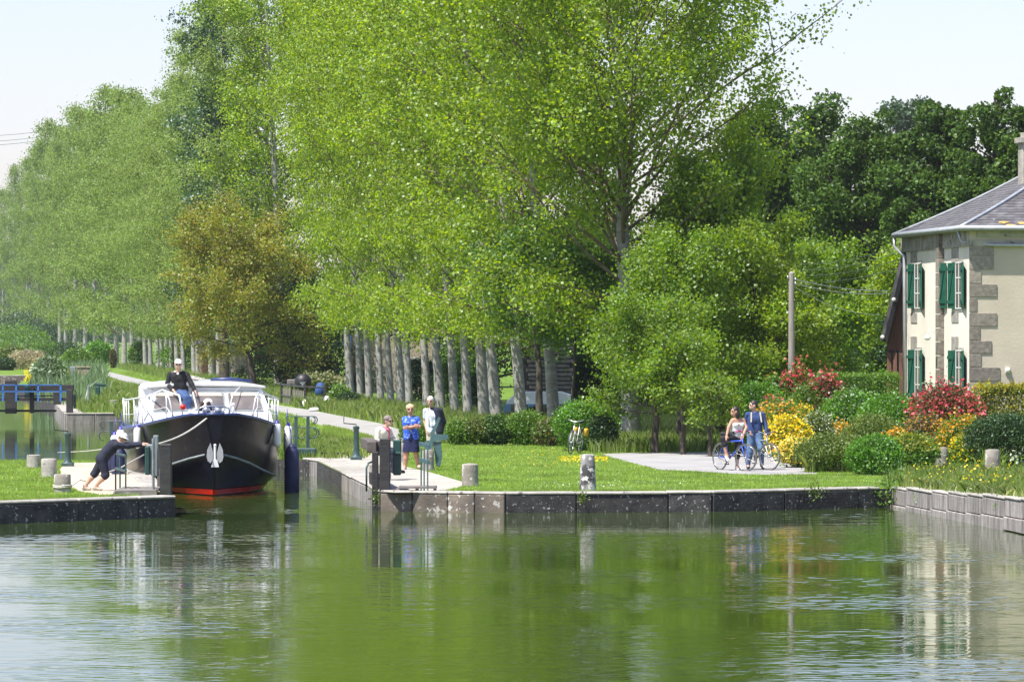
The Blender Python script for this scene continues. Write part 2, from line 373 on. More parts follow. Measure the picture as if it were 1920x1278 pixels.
M['g_lawn'] = leafmat('g_lawn', [(.15, .255, .03), (.20, .32, .036), (.25, .345, .045), (.30, .345, .08)], .5, gloss=.04, big=.38)
M['g_long'] = leafmat('g_long', [(.10, .19, .02), (.15, .24, .028), (.21, .27, .05), (.30, .30, .12)], .45, gloss=.04)
M['g_reed'] = leafmat('g_reed', [(.10, .18, .07), (.15, .23, .09), (.19, .27, .10)], .35, gloss=.08)
M['g_dry'] = leafmat('g_dry', [(.32, .28, .16), (.4, .35, .22), (.25, .26, .12)], .4, gloss=.03)
# ------------------------------------------------------------------ ground and water
WZ = -0.40
Q0 = (-2.77, 90.4); Q1 = (7.93, 92.3); QR0 = (8.28, 92.4); QR1 = (9.62, 80.2); QR2 = (10.7, 70)
LK = (-5.17, 112.4); IS0 = (-6.93, 87.5)
IL = (-7.35, 91.0); IB = (-10.1, 112.5)
QM = (-.13, 89.35); QN = (4.2, 89.85)
land = [Q0, QM, QN, Q1, QR0, QR1, QR2, (14, 40), (24, 0), (24, -80), (1500, -80), (1500, 2300), (-1500, 2300), (-1500, -80), (-44, -80), (-44, 50), (-14.6, 79.7),
        IS0, IL, IB, (-44, 114), (-44, 331), (-36.9, 326), (-30.5, 262), (-27, 240), (-21.7, 203), (-18.35, 175.5), (-12.4, 177.2), (-6.3, 115), LK]
bm = bmesh.new()
lv = [bm.verts.new((x, y, 0)) for x, y in land]; lf = bm.faces.new(lv)
ex = bmesh.ops.extrude_face_region(bm, geom=[lf])
for v in [g for g in ex['geom'] if isinstance(g, bmesh.types.BMVert)]: v.co.z = -2.2
bmesh.ops.recalc_face_normals(bm, faces=bm.faces[:])
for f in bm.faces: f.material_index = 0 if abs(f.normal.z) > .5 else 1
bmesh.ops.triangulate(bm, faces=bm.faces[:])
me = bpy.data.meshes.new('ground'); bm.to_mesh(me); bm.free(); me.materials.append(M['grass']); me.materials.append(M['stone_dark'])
g = bpy.data.objects.new('ground', me); COL.objects.link(g); setp(g, kind='structure')
# canal bed and water
b_ = MB(); b_.box((0, 160, -2.6), (120, 520, .6)); setp(b_.build('canal_bed', M['bed']), kind='structure')
def watermat():
    m = bpy.data.materials.new('water'); m.use_nodes = True; nt = m.node_tree; b = nt.nodes['Principled BSDF']
    b.inputs['Base Color'].default_value = (.034, .058, .008, 1); b.inputs['Roughness'].default_value = .02; b.inputs['IOR'].default_value = 1.5
    def bump(h, dist, prev=None):
        bn = nt.nodes.new('ShaderNodeBump'); bn.inputs['Distance'].default_value = dist; nt.links.new(h, bn.inputs['Height'])
        if prev: nt.links.new(prev, bn.inputs['Normal'])
        return bn.outputs[0]
    calm = nt.nodes.new('ShaderNodeMapRange'); calm.inputs[1].default_value = .38; calm.inputs[2].default_value = .62; calm.inputs[3].default_value = .35; calm.inputs[4].default_value = 1.0
    nt.links.new(noise(nt, .16, 2, sx=(1, .35, 1)), calm.inputs[0])
    def mul(a):
        x = nt.nodes.new('ShaderNodeMath'); x.operation = 'MULTIPLY'; nt.links.new(a, x.inputs[0]); nt.links.new(calm.outputs[0], x.inputs[1]); return x.outputs[0]
    n1 = bump(mul(noise(nt, 3.0, 2, sx=(.5, 1, 1))), .0022)
    n2 = bump(mul(noise(nt, 11.0, 2, sx=(.6, 1, 1))), .0012, n1)
    n3 = n2
    nt.links.new(n3, b.inputs['Normal']); return m
M['water'] = watermat()
def water_mesh():
    rs = np.random.RandomState(21); x = np.arange(-13, 13.01, .085); y = np.concatenate([np.arange(40, 97, .028), np.arange(97, 120, .08)])
    Xg, Yg = np.meshgrid(x, y, indexing='ij'); H = np.zeros_like(Xg)
    for k in range(46):
        lam = 10 ** rs.uniform(-.92, .25); th = rs.normal(math.pi / 2, .45 if lam < .5 else .22); kx, ky = 2 * np.pi / lam * np.cos(th), 2 * np.pi / lam * np.sin(th)
        sl_ = .0050 if lam < .4 else .0018 if lam < .8 else .0009
        H += sl_ * lam / (2 * np.pi) * np.sin(kx * Xg + ky * Yg + rs.uniform(0, 6.28))
    patch = np.zeros_like(Xg)
    for k in range(9):
        lam = rs.uniform(5, 16); th = rs.normal(math.pi / 2, .5); patch += np.sin(2 * np.pi / lam * (np.cos(th) * Xg * 1.0 + np.sin(th) * Yg) + rs.uniform(0, 6.28))
    H *= np.clip(1.0 + .28 * patch, .25, 2.2)
    # small wake rings in front of the boat
    r = np.hypot(Xg + 6.6, (Yg - 97)); H += .0035 * np.sin(r * 9) * np.exp(-((r - 3) / 3.2) ** 2)
    ed = np.minimum.reduce([(Xg + 13) / 1.5, (13 - Xg) / 1.5, (Yg - 40) / 2, (120 - Yg) / 3]); H *= np.clip(ed, 0, 1)
    V = np.stack([Xg, Yg, WZ + H], -1).reshape(-1, 3); nx, ny = Xg.shape; I = np.arange(nx * ny).reshape(nx, ny)
    Fc = np.stack([I[:-1, :-1], I[1:, :-1], I[1:, 1:], I[:-1, 1:]], -1).reshape(-1, 4)
    x0, x1, y0, y1 = x[0], x[-1], y[0], y[-1]; b = len(V); A, B = 60, 430
    ring = [(-A, -60), (A, -60), (A, B), (-A, B), (x0, y0), (x1, y0), (x1, y1), (x0, y1)]
    V = np.concatenate([V, [(a, c, WZ) for a, c in ring]]); F2 = [(0, 1, 5, 4), (1, 2, 6, 5), (2, 3, 7, 6), (3, 0, 4, 7)]
    Fc = np.concatenate([Fc, np.array(F2) + b]); return np_mesh('canal_water', V, Fc, M['water'], smooth=True)
setp(water_mesh(), kind='structure')
def sheet(name, pts, z, m):
    mb = MB(); mb.add([(p[0], p[1], z) for p in pts], [tuple(range(len(pts)))]); o = mb.build(name, m)
    bm = bmesh.new(); bm.from_mesh(o.data); bmesh.ops.triangulate(bm, faces=bm.faces[:])
    for f in bm.faces:
        if f.normal.z < 0: f.normal_flip()
    bm.to_mesh(o.data); bm.free()
    return setp(o, kind='structure')
pave = [G(*p) for p in ((724, 922.5), (697, 911), (594, 863.5), (600, 853), (691, 843), (755, 846), (756, 874), (805, 885), (866, 903), (872, 911), (818, 923), (740, 923.6))]
sheet('lockside_pavement', pave, .008, M['conc'])
pathA = [G(*p) for p in ((691, 846), (680, 838), (691, 824), (660, 816), (630, 808), (592, 793), (560, 780), (480, 764), (380, 744), (300, 731), (240, 717), (200, 704.5), (170, 697), (166, 693),
         (205, 697), (250, 708), (300, 719), (400, 738), (480, 752), (531, 761), (586, 769), (630, 778), (673, 786), (711, 793), (752, 806), (765, 825), (756, 848))]
sheet('towpath', pathA, .004, M['road'])
roadR = [G(*p) for p in ((1126, 851), (1175, 849), (1260, 848), (1345, 846.5), (1420, 846), (1470, 850), (1520, 862), (1545, 878), (1530, 889), (1440, 890), (1370, 888), (1300, 883), (1240, 881), (1190, 869), (1150, 858))]
sheet('lane', roadR, .004, M['road'])
isl = [G(*p) for p in ((190, 928), (150, 922), (118, 905), (112, 880), (122, 868), (215, 866), (262, 868), (300, 875), (322, 928))]
isl[-1] = Vector((-7.3, 89.2, 0)); isl[-2] = Vector((-9.3, 107, 0))
sheet('island_paving', isl, .004, M['sand'])
# ------------------------------------------------------------------ quay walls
rnd = random.Random(5)
def quay(name, label, a, b, m, h=.46, dep=.48, top=.03, z1=None, lens=(1.1, 2.0), courses=1, seed=1, grp=None):
    r = random.Random(seed); a = Vector((*a, 0)); b = Vector((*b, 0)); d = b - a; L = d.length; d.normalize(); n = Vector((-d.y, d.x, 0))  # n points inland (left of travel)
    ang = math.atan2(d.y, d.x); root = empty(name, a, 0, label=label, cat='quay wall')
    if grp: root['group'] = grp
    mb = MB(); cap = MB(); t = 0
    while t < L - .05:
        l = r.uniform(*lens); l = L - t if t + l > L - .5 else l
        zt = top + (0 if z1 is None else (z1 - top) * (t + l / 2) / L)
        c = d * (t + l / 2) + n * (dep / 2 - .07 + r.uniform(-.012, .012))
        cap.box(c + Vector((0, 0, zt - .02 + r.uniform(-.006, .006))), (l - .018, dep, .06), ang, ch=.022)
        hs_ = [h] if courses == 1 else [h * .56, h * .44 * (1 if courses == 2 else .6), h * .3]; zz = zt - .052
        for k in range(min(courses, 2)):
            hh = hs_[k]; off = 0 if k == 0 else .03 * k
            zz -= hh; parts = [(0, l)] if k == 0 else [(0, l * .45), (l * .45, l * .55)]
            for (o0, ll) in parts:
                c2 = d * (t + o0 + ll / 2) + n * (dep / 2 - .06 - off + r.uniform(-.012, .012))
                zc = zz + hh / 2
                mb.box(c2 + Vector((0, 0, zc)), (ll - .022, dep, hh - .012), ang, ch=.014)
        c3 = d * (t + l / 2) + n * (dep / 2 - .04)
        mb.box(c3 + Vector((0, 0, zt - h - .45)), (l, dep, .75), ang)
        t += l
    cap.build('coping', M['stone_cap'], root); mb.build('wall', m, root)
    return root
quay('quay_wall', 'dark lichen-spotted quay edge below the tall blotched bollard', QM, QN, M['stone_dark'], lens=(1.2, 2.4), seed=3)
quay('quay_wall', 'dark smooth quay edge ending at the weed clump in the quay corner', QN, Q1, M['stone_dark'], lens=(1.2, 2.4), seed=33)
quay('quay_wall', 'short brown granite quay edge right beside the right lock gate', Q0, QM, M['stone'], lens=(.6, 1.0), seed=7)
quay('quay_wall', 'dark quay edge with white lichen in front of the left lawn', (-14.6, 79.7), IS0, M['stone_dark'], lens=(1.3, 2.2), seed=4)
quay('quay_wall', 'weathered pale stone wall curving in at the right edge below the garden', QR1, QR2, M['stone_pale'], h=.62, top=.27, z1=.34, courses=2, lens=(1.3, 2.6), seed=9)
quay('quay_wall', 'long pale stone wall continuing out of frame at the lower right', QR2, (14, 40), M['stone_pale'], h=.62, top=.34, z1=.34, courses=2, lens=(1.3, 2.6), seed=19)
quay('quay_wall', 'pale coursed stone wall slanting to the right below the flower garden', QR0, QR1, M['stone_pale'], h=.60, top=.03, z1=.27, courses=2, seed=8, lens=(1.3, 2.6))
quay('quay_wall', 'pale lime-streaked lock chamber wall left of the right gate', (-5.0, 111.8), (Q0[0], Q0[1] + .1), M['stone_pale'], lens=(1.4, 2.3), seed=11, dep=.7)
quay('quay_wall', 'lock chamber wall in shadow left of the motor cruiser', IL, IB, M['stone'], seed=12)
quay('quay_wall', 'rounded stone block end of the lock wall beside the far railing', (-5.52, 113.6), (-4.95, 111.6), M['stone_pale'], seed=13, lens=(.8, 1))
quay('quay_wall', 'far pale quay edge across the middle basin behind the boat', (-18.35, 175.5), (-12.4, 177.2), M['stone_pale'], seed=14, h=.5)
quay('quay_wall', 'far lock chamber wall running back beside the black gate', (-21.7, 203), (-18.35, 175.6), M['stone_pale'], seed=15, dep=.8)
quay('quay_wall', 'farthest dark quay edge below the distant lawn at the left border', (-60, 331), (-36.9, 326.2), M['stone'], seed=16, lens=(1.5, 3), h=.5)
# ------------------------------------------------------------------ stone bollards
def bollard(label, px, pyb, pyt, wpx, m, cone=0, taper=.9, grp='stone mooring bollards on the lock sides', z0=0, D=None):
    D = D or DG(pyb, z0); s = F / D; h = (pyb - pyt) / s; r = wpx / s / 2
    mb = MB(); rt = r * taper
    prof = [(r * 1.02, -.15), (r, 0), (r * (.5 + .5 * taper) * 1.01, h * .5), (rt * 1.0, h * (.93 if cone else .95)), (rt * .93, h * (.955 if cone else .985))]
    prof += [(rt * .25, h)] if cone else [(rt * .6, h)]
    mb.lathe((0, 0, 0), prof, 22)
    o = mb.build('stone_bollard', m, smooth=True); o.location = (X(px, D), D, z0); return setp(o, label, 'bollard', grp)
bollard('short round concrete bollard with a white cap on the lawn right of the gate', 881.5, 911, 868, 31, M['bollard'], 1, .97)
bollard('tall tapered bollard blotched black and white near the quay edge', 1102, 921, 851, 32, M['bollard_l'], 0, .80)
bollard('grey bollard among shrubs, the left one of the two below the house', 1765, 880, 838, 26, M['bollard'], 0, .92)
bollard('lichen-spotted grey bollard in long grass at the right edge', 1861, 888, 842, 29, M['bollard'], 0, .92)
bollard('low white-topped stump bollard nearest the water on the left lawn', 63, 877, 852, 27, M['bollard_w'], 0, .95)
bollard('white-blotched bollard in the middle of the three on the left lawn', 92, 894, 859, 30, M['bollard_w'], 0, .95)
rb = bollard('brown bollard with a rope looped around it, nearest of the three at left', 117, 924, 888, 32, M['bollard'], 0, .97)
bollard('pale square-shouldered stone post behind the right gate railing', 803, 882, 843, 22, M['bollard'], 0, .97)
bollard('brown stone post partly hidden between the gate post and the woman in blue', 757, 866, 830, 17, M['bollard'], 0, .97)
bollard('small white-topped bollard on the far bank beyond the boat', 213, 765, 749.5, 15, M['bollard_w'], 0, .95)
# ------------------------------------------------------------------ trees
def limb(mb, p0, d, L, r, rs, curve=.25, n=4, up=.15):
    pts = [np.array(p0, float)]; d = np.array(d, float)
    for i in range(n):
        d = d + rs.normal(0, curve / n, 3) + np.array([0, 0, up / n]); d /= np.linalg.norm(d); pts.append(pts[-1] + d * L / n)
    mb.tube([Vector(p) for p in pts], [r * (1 - .8 * i / n) for i in range(n + 1)], 5, cap=False)
    return np.array(pts)
def along(pts, t):
    t = np.asarray(t) * (len(pts) - 1); i = np.minimum(t.astype(int), len(pts) - 2); f = (t - i)[:, None]
    return pts[i] * (1 - f) + pts[i + 1] * f
def tree(name, label, cat, grp, loc, h, rt, lean=(0, 0), z0=3, rad=3.5, nl=60, leaves=30000, lsz=.11, mleaf=None, mbark=None, seed=1, up=.55, prof=None, clump=.32,
         kids=5, ztop_dense=99, trunk_n=10, shaded=None, share=None, bottom=.0, lflat=0, blob=0):
    """trunk + limbs (trunk mesh), leaf clumps round the twigs (crown mesh)"""
    rs = np.random.RandomState(seed); root = empty(name, loc, 0, label=label, cat=cat)
    if grp: root['group'] = grp
    if share:
        for ch in share.children: c = ch.copy(); COL.objects.link(c); c.parent = root
        return root
    tr = MB(); lb = MB(); k = 9; tp = [np.array([lean[0] * (i / k) * h + rs.normal(0, .02) * (i > 0), lean[1] * (i / k) * h + rs.normal(0, .02) * (i > 0), i / k * h]) for i in range(k + 1)]
    tp[0][2] = -.2
    tr.tube([Vector(p) for p in tp], [rt * (1.22 if i == 0 else 1) * (1 - .9 * (i / k) ** 1.1) + .01 for i in range(k + 1)], trunk_n, cap=False)
    tpa = np.array(tp); prof = prof or (lambda t: math.sin(math.pi * min(1, .22 + .8 * t)) ** .6)
    cents = []; wts = []
    for i in range(nl):
        t = (i + rs.rand()) / nl; z = z0 + (h * .985 - z0) * t; R = rad * prof(t) * rs.uniform(.65, 1.15)
        p0 = along(tpa, [z / h * .985])[0]; a = i * 2.4 + rs.uniform(-.5, .5); e = up + rs.normal(0, .12)
        if t < .12: e *= .35
        d = np.array([math.cos(a) * math.cos(e), math.sin(a) * math.cos(e), math.sin(e)])
        L = R / max(.35, math.cos(e)); pts = limb(lb, p0, d, L, max(.012, rt * .28 * (1 - .75 * t)), rs)
        nk = max(2, int(kids * (L / rad) + .5))
        for q in range(nk):
            tt = rs.uniform(.3, 1.0); p1 = along(pts, [tt])[0]; d2 = d + rs.normal(0, .6, 3); d2[2] += -.1 if t < .15 else .1; d2 /= np.linalg.norm(d2)
            pk = limb(lb, p1, d2, L * rs.uniform(.22, .45), .010 + rt * .04, rs, n=3)
            dens = 1.0 if z < ztop_dense else .4
            for u in (.35, .7, 1.0): cents.append(along(pk, [u])[0]); wts.append(dens)
        cents.append(pts[-1]); wts.append(1.0 if z < ztop_dense else .4)
    cents = np.array(cents); wts = np.array(wts) * rs.uniform(.2, 1.4, len(cents)) ** 1.7; wts /= wts.sum()
    if blob:
        nb = int(blob); bi = rs.choice(len(cents), nb, replace=nb > len(cents)); bc = cents[bi]; br = rs.uniform(.75, 1.5, nb) * rad * .23
        ci = rs.choice(nb, leaves, p=br ** 2 / (br ** 2).sum()); dd = rs.normal(size=(leaves, 3)); dd[:, 2] += .45; dd /= np.linalg.norm(dd, axis=1)[:, None]
        w8 = 1 + .28 * np.sin(dd[:, :1] * 7 + ci[:, None]) * np.sin(dd[:, 1:2] * 6 + ci[:, None]) 
        pts = bc[ci] + dd * (br[ci] * rs.uniform(.72, 1.04, leaves))[:, None] * w8 * np.array([1, 1, .8]); pts = pts[pts[:, 2] > bottom]
        tr.build('trunk', mbark, root, smooth='all', fix=False); lb.build('limbs', mbark, root, smooth='all', fix=False)
        leaf_mesh('crown', pts, lsz, mleaf, root, rs, flat=.4, down=.1); return root
    ci = rs.choice(len(cents), leaves, p=wts); sp = clump * rs.uniform(.6, 1.3, len(cents))[ci][:, None]
    pts = cents[ci] + rs.normal(size=(leaves, 3)) * sp * np.array([1, 1, .75])
    pts = pts[pts[:, 2] > bottom]
    tr.build('trunk', mbark, root, smooth='all', fix=False); lb.build('limbs', M['bark_y'] if mbark is M['bark_p'] else mbark, root, smooth='all', fix=False)
    leaf_mesh('crown', pts, lsz, mleaf, root, rs, flat=lflat, down=.25)
    return root
ORD = ['first', 'second', 'third', 'fourth', 'fifth', 'sixth', 'seventh', 'eighth', 'ninth', 'tenth', 'eleventh', 'twelfth', 'thirteenth', 'fourteenth', 'fifteenth', 'sixteenth', 'seventeenth']
GP = 'poplars in the long row beside the towpath'
lean = (-.085, 0)
pp = lambda t: (math.sin(math.pi * min(1, .20 + .8 * t)) ** .55) * (1 if t > .08 else .8)
near = []
def D_of(px): return 20.76 / (.14 + (px - 960) / F)
# the big open-crowned poplar at the near end of the row
big = tree('poplar_tree', 'largest poplar with open airy crown at the near right end of the row', 'tree', GP, (X(1183, 131), 131, 0), 16.4, .27,
           (-.035, 0), 3.2, 6.0, 96, 104000, .118, M['l_poplar'], M['bark_p'], 101, up=.66, kids=7, clump=.36, prof=lambda t: .68 + .42 * min(1, t * 1.15), ztop_dense=14, trunk_n=14)
npx = [1042, 980, 933, 910, 879, 854, 828, 802, 769, 754, 734, 715, 694, 677, 659]
wpx = [23, 25, 22, 18, 16, 18, 19, 13, 12, 17, 12, 11, 11, 11, 14]
protos = []
for i, px in enumerate(npx):
    D = D_of(px); h = 20 + (i % 4) * .9 + i * .22; lab = f"tall poplar with straight pale grey trunk, {ORD[i]} along the row from its big near end"
    if i < 4:
        t = tree('poplar_tree', lab, 'tree', GP, (0, 0, 0), h, .19, lean, 2.7, 4.1, 66, 40000 - 1500 * i, .115, M['l_poplar'], M['bark_p'], 200 + i, up=.6, prof=pp, ztop_dense=17.5, clump=.34)
        protos.append(t)
    else:
        t = tree('poplar_tree', lab, 'tree', GP, (0, 0, 0), h, .225, share=protos[i % 4]); t.rotation_euler = (0, 0, 0)
        s = .95 + .06 * ((i * 7) % 5) / 4; t.scale = (s * (wpx[i] / F * D / .45) ** .5, s, 1.0 + .012 * i)
    t.location = (X(px, D), D, 0)
# middle stretch of the row
mpx = [535, 524, 427, 412, 397, 373, 365, 345, 333, 323, 315, 305, 297, 283, 273]
mid = []
for i, px in enumerate(mpx):
    D = D_of(px); lab = f"slender grey-trunked poplar beyond the boat, {ORD[i]} of that stretch counted from the near end"
    if i < 3:
        t = tree('poplar_tree', lab, 'tree', GP, (0, 0, 0), 26.5 - i, .23, (-.05, 0), 2.8, 4.0, 54, 30000, .15, M['l_poplar_mid' if i else 'l_poplar'], M['bark_p'], 300 + i, up=.6, prof=pp, clump=.4, trunk_n=8, kids=4); mid.append(t)
    else: t = tree('poplar_tree', lab, 'tree', GP, (0, 0, 0), 25, .23, share=mid[1 + i % 2])
    t.location = (X(px, D), D, 0)
    if i >= 3: tp = [0, 0, 0, 0, 60, 120, 145, 175, 190, 195, 200, 205, 205, 205, 195][i]; t.scale = (.8, 1, min(1.1, Z(tp, D) / 25.3))
# far stretch: heights follow the descending tree line
fpx = [(262, 168), (247, 172), (233, 160), (217, 150), (200, 165), (178, 182), (160, 190), (140, 200), (123, 210), (112, 222), (92, 228), (72, 240), (50, 285), (28, 312), (6, 335)]
far = []
for i, (px, ty) in enumerate(fpx):
    D = max(D_of(px), 395); D = min(D, 980); lab = f"hazy distant poplar in the left group, {ORD[i]} counted from its tallest right end"
    hh = Z(ty, D)
    if i < 3: t = tree('poplar_tree', lab, 'tree', GP, (0, 0, 0), 27, .26, (-.01, 0), 3.0, 4.4, 46, 22000, .20, M['l_poplar_mid'], M['bark_p'], 400 + i, up=.8, prof=lambda t: math.sin(math.pi * min(1, .2 + .8 * t)) ** .6 * (1.05 - .5 * t), clump=.50, trunk_n=7, kids=4); far.append(t)
    else: t = tree('poplar_tree', lab, 'tree', GP, (0, 0, 0), 27, .26, share=far[i % 3])
    t.location = (X(px, D), D, 0); t.scale = (.92 + .12 * (D / 500), 1, hh / 27.6 * (1.0, 1.04, .97)[i % 3]); t.rotation_euler = (0, 0, i * 1.3)
# other trees
tree('ivy_poplar_tree', 'dark-leaved tree standing against the sky left of the bright poplars', 'tree', None, (X(420, 256), 256, 0), 25, .3, (0, 0), 4, 3.9, 60, 24000, .17, M['l_poplar_dark'], M['bark_d'], 501, up=.7, prof=lambda t: 1.05 - .65 * t, clump=.36)
tree('bronze_tree', 'bronze-leaved spreading tree above the towpath behind the boat', 'tree', None, (X(476, 232), 232, 0), 9.1, .24, (-.14, 0), 2.0, 4.2, 60, 46000, .13, M['l_bronze'], M['bark_d'], 502, up=.35, prof=lambda t: 1 - .45 * t * t, clump=.36)
tree('dark_tree', 'dense dark green tree shading the ground beside the bronze tree', 'tree', None, (X(585, 236), 236, 0), 6.6, .2, (0, 0), .3, 3.4, 50, 22000, .14, M['l_dark'], M['bark_d'], 503, up=.3, prof=lambda t: 1 - .5 * t * t, clump=.36)
tree('fruit_tree', 'bushy bright green fruit tree on a dark trunk left of the cyclists', 'tree', None, (X(1229, 119.5), 119.5, 0), 4.0, .10, (-.03, 0), 1.05, 1.75, 52, 21000, .085, M['l_fruit'], M['bark_d'], 504, up=.4, prof=lambda t: 1.05 - .45 * t, clump=.20, kids=5)
tree('ivy_tree', 'tall ivy-clad tree with layered green crown between the poplars and the utility pole', 'tree', None, (X(1350, 131), 131, 0), 8.3, .17, (-.02, 0), 1.5, 2.6, 74, 44000, .105, M['l_fruit'], M['bark_d'], 505, up=.5, prof=lambda t: 1.1 - .72 * t, clump=.26, kids=6)
tree('maple_tree', 'bright green tree crown in front of the ivy-clad tree', 'tree', None, (X(1275, 126), 126, 0), 6.0, .10, (-.02, 0), 2.0, 2.2, 50, 26000, .095, M['l_fruit'], M['bark_d'], 506, up=.45, prof=lambda t: 1.0 - .5 * t, clump=.24, kids=5)
tree('hazel_tree', 'yellowish green tree right of the ivy-clad tree and left of the pole', 'tree', None, (X(1415, 128), 128, 0), 6.2, .12, (0, 0), .6, 2.1, 50, 32000, .095, M['l_poplar'], M['bark_d'], 507, up=.4, prof=lambda t: 1.0 - .5 * t, clump=.24, kids=5)
tree('sapling', 'young sapling with a thin forked trunk beside the seated cyclist', 'sapling', None, (X(1332, 116), 116, 0), 2.1, .05, (0, 0), .75, .75, 26, 3400, .085, M['l_fruit'], M['bark_d'], 508, up=.6, clump=.13, kids=4)
tree('sapling', 'slim young tree with a straight dark trunk between fruit tree and sapling', 'sapling', None, (X(1281, 118), 118, 0), 3.2, .07, (0, 0), 1.1, 1.1, 30, 6000, .09, M['l_fruit'], M['bark_d'], 509, up=.5, clump=.17, kids=4)
tree('acacia_tree', 'soft green rounded tree right of the utility pole', 'tree', None, (X(1535, 158), 158, 0), 6.1, .16, (0, 0), 1.0, 2.3, 50, 30000, .12, M['l_fruit'], M['bark_d'], 510, up=.45, prof=lambda t: 1.05 - .45 * t * t, clump=.28)
tree('lime_tree', 'small bright green crown showing beside the barn roof', 'tree', None, (X(1690, 146), 146, 0), 6.2, .12, (0, 0), 3.0, 1.15, 26, 8000, .12, M['l_poplar'], M['bark_d'], 511, up=.4, clump=.26)
tree('shade_tree', 'dark slanting trunk with little foliage between the pale poplar trunks', 'tree', None, (X(1016, 136), 136, 0), 6.5, .13, (-.06, 0), 3.2, 1.7, 24, 9000, .11, M['l_ivy'], M['bark_d'], 512, up=.5, clump=.3)
tree('shade_tree', 'thin dark trunk in front of the caravan end', 'tree', None, (X(1076, 134), 134, 0), 6.0, .055, (0, 0), 3.0, 1.6, 24, 9000, .11, M['l_ivy'], M['bark_d'], 513, up=.5, clump=.3)
def oak(label, px, D, topy, radpx, seed, m='l_oak', leaves=52000, z0=1.0, lsz=.17):
    h = Z(topy, D); rad = radpx / F * D
    return tree('oak_tree', label, 'tree', 'dark oaks behind the house and garden', (X(px, D), D, 0), h, .42, (0, 0), z0, rad, 74, leaves, lsz, M[m], M['bark_d'], seed, up=.5, prof=lambda t: (1.0 - .95 * max(0, t - .45) ** 1.6 * 2), clump=.50, kids=4, trunk_n=8, blob=170)
oak('broad oak rising behind the ivy-clad tree, leftmost of the dark oaks', 1420, 205, 222, 105, 601)
oak('rounded dark oak directly above the utility pole', 1520, 210, 212, 110, 602)
oak('dense dark oak with a flat top left of the roof slope', 1625, 200, 232, 100, 603)
oak('tall dark oak with a ragged top left of the chimney', 1760, 195, 190, 90, 604)
oak('tallest dark oak directly behind the chimney at the right border', 1865, 190, 182, 95, 605)
oak('dark oak beyond the right border behind the roof', 1975, 195, 200, 100, 606)
oak('lower dark oak filling the gap behind the barn roof', 1690, 214, 300, 100, 607)
oak('dark oak low behind the small trees by the lane', 1345, 215, 330, 100, 608)
oak('bluish hazy tree showing between the oaks', 1710, 430, 208, 110, 609, m='l_far', leaves=26000, lsz=.4)
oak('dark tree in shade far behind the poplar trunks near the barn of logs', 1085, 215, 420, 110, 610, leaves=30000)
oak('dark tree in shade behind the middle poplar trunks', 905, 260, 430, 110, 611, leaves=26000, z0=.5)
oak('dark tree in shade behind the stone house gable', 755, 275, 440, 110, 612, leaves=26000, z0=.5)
oak('dark tree filling behind the pale trunks beyond the boat', 460, 330, 430, 110, 613, leaves=24000, z0=.3, lsz=.25)
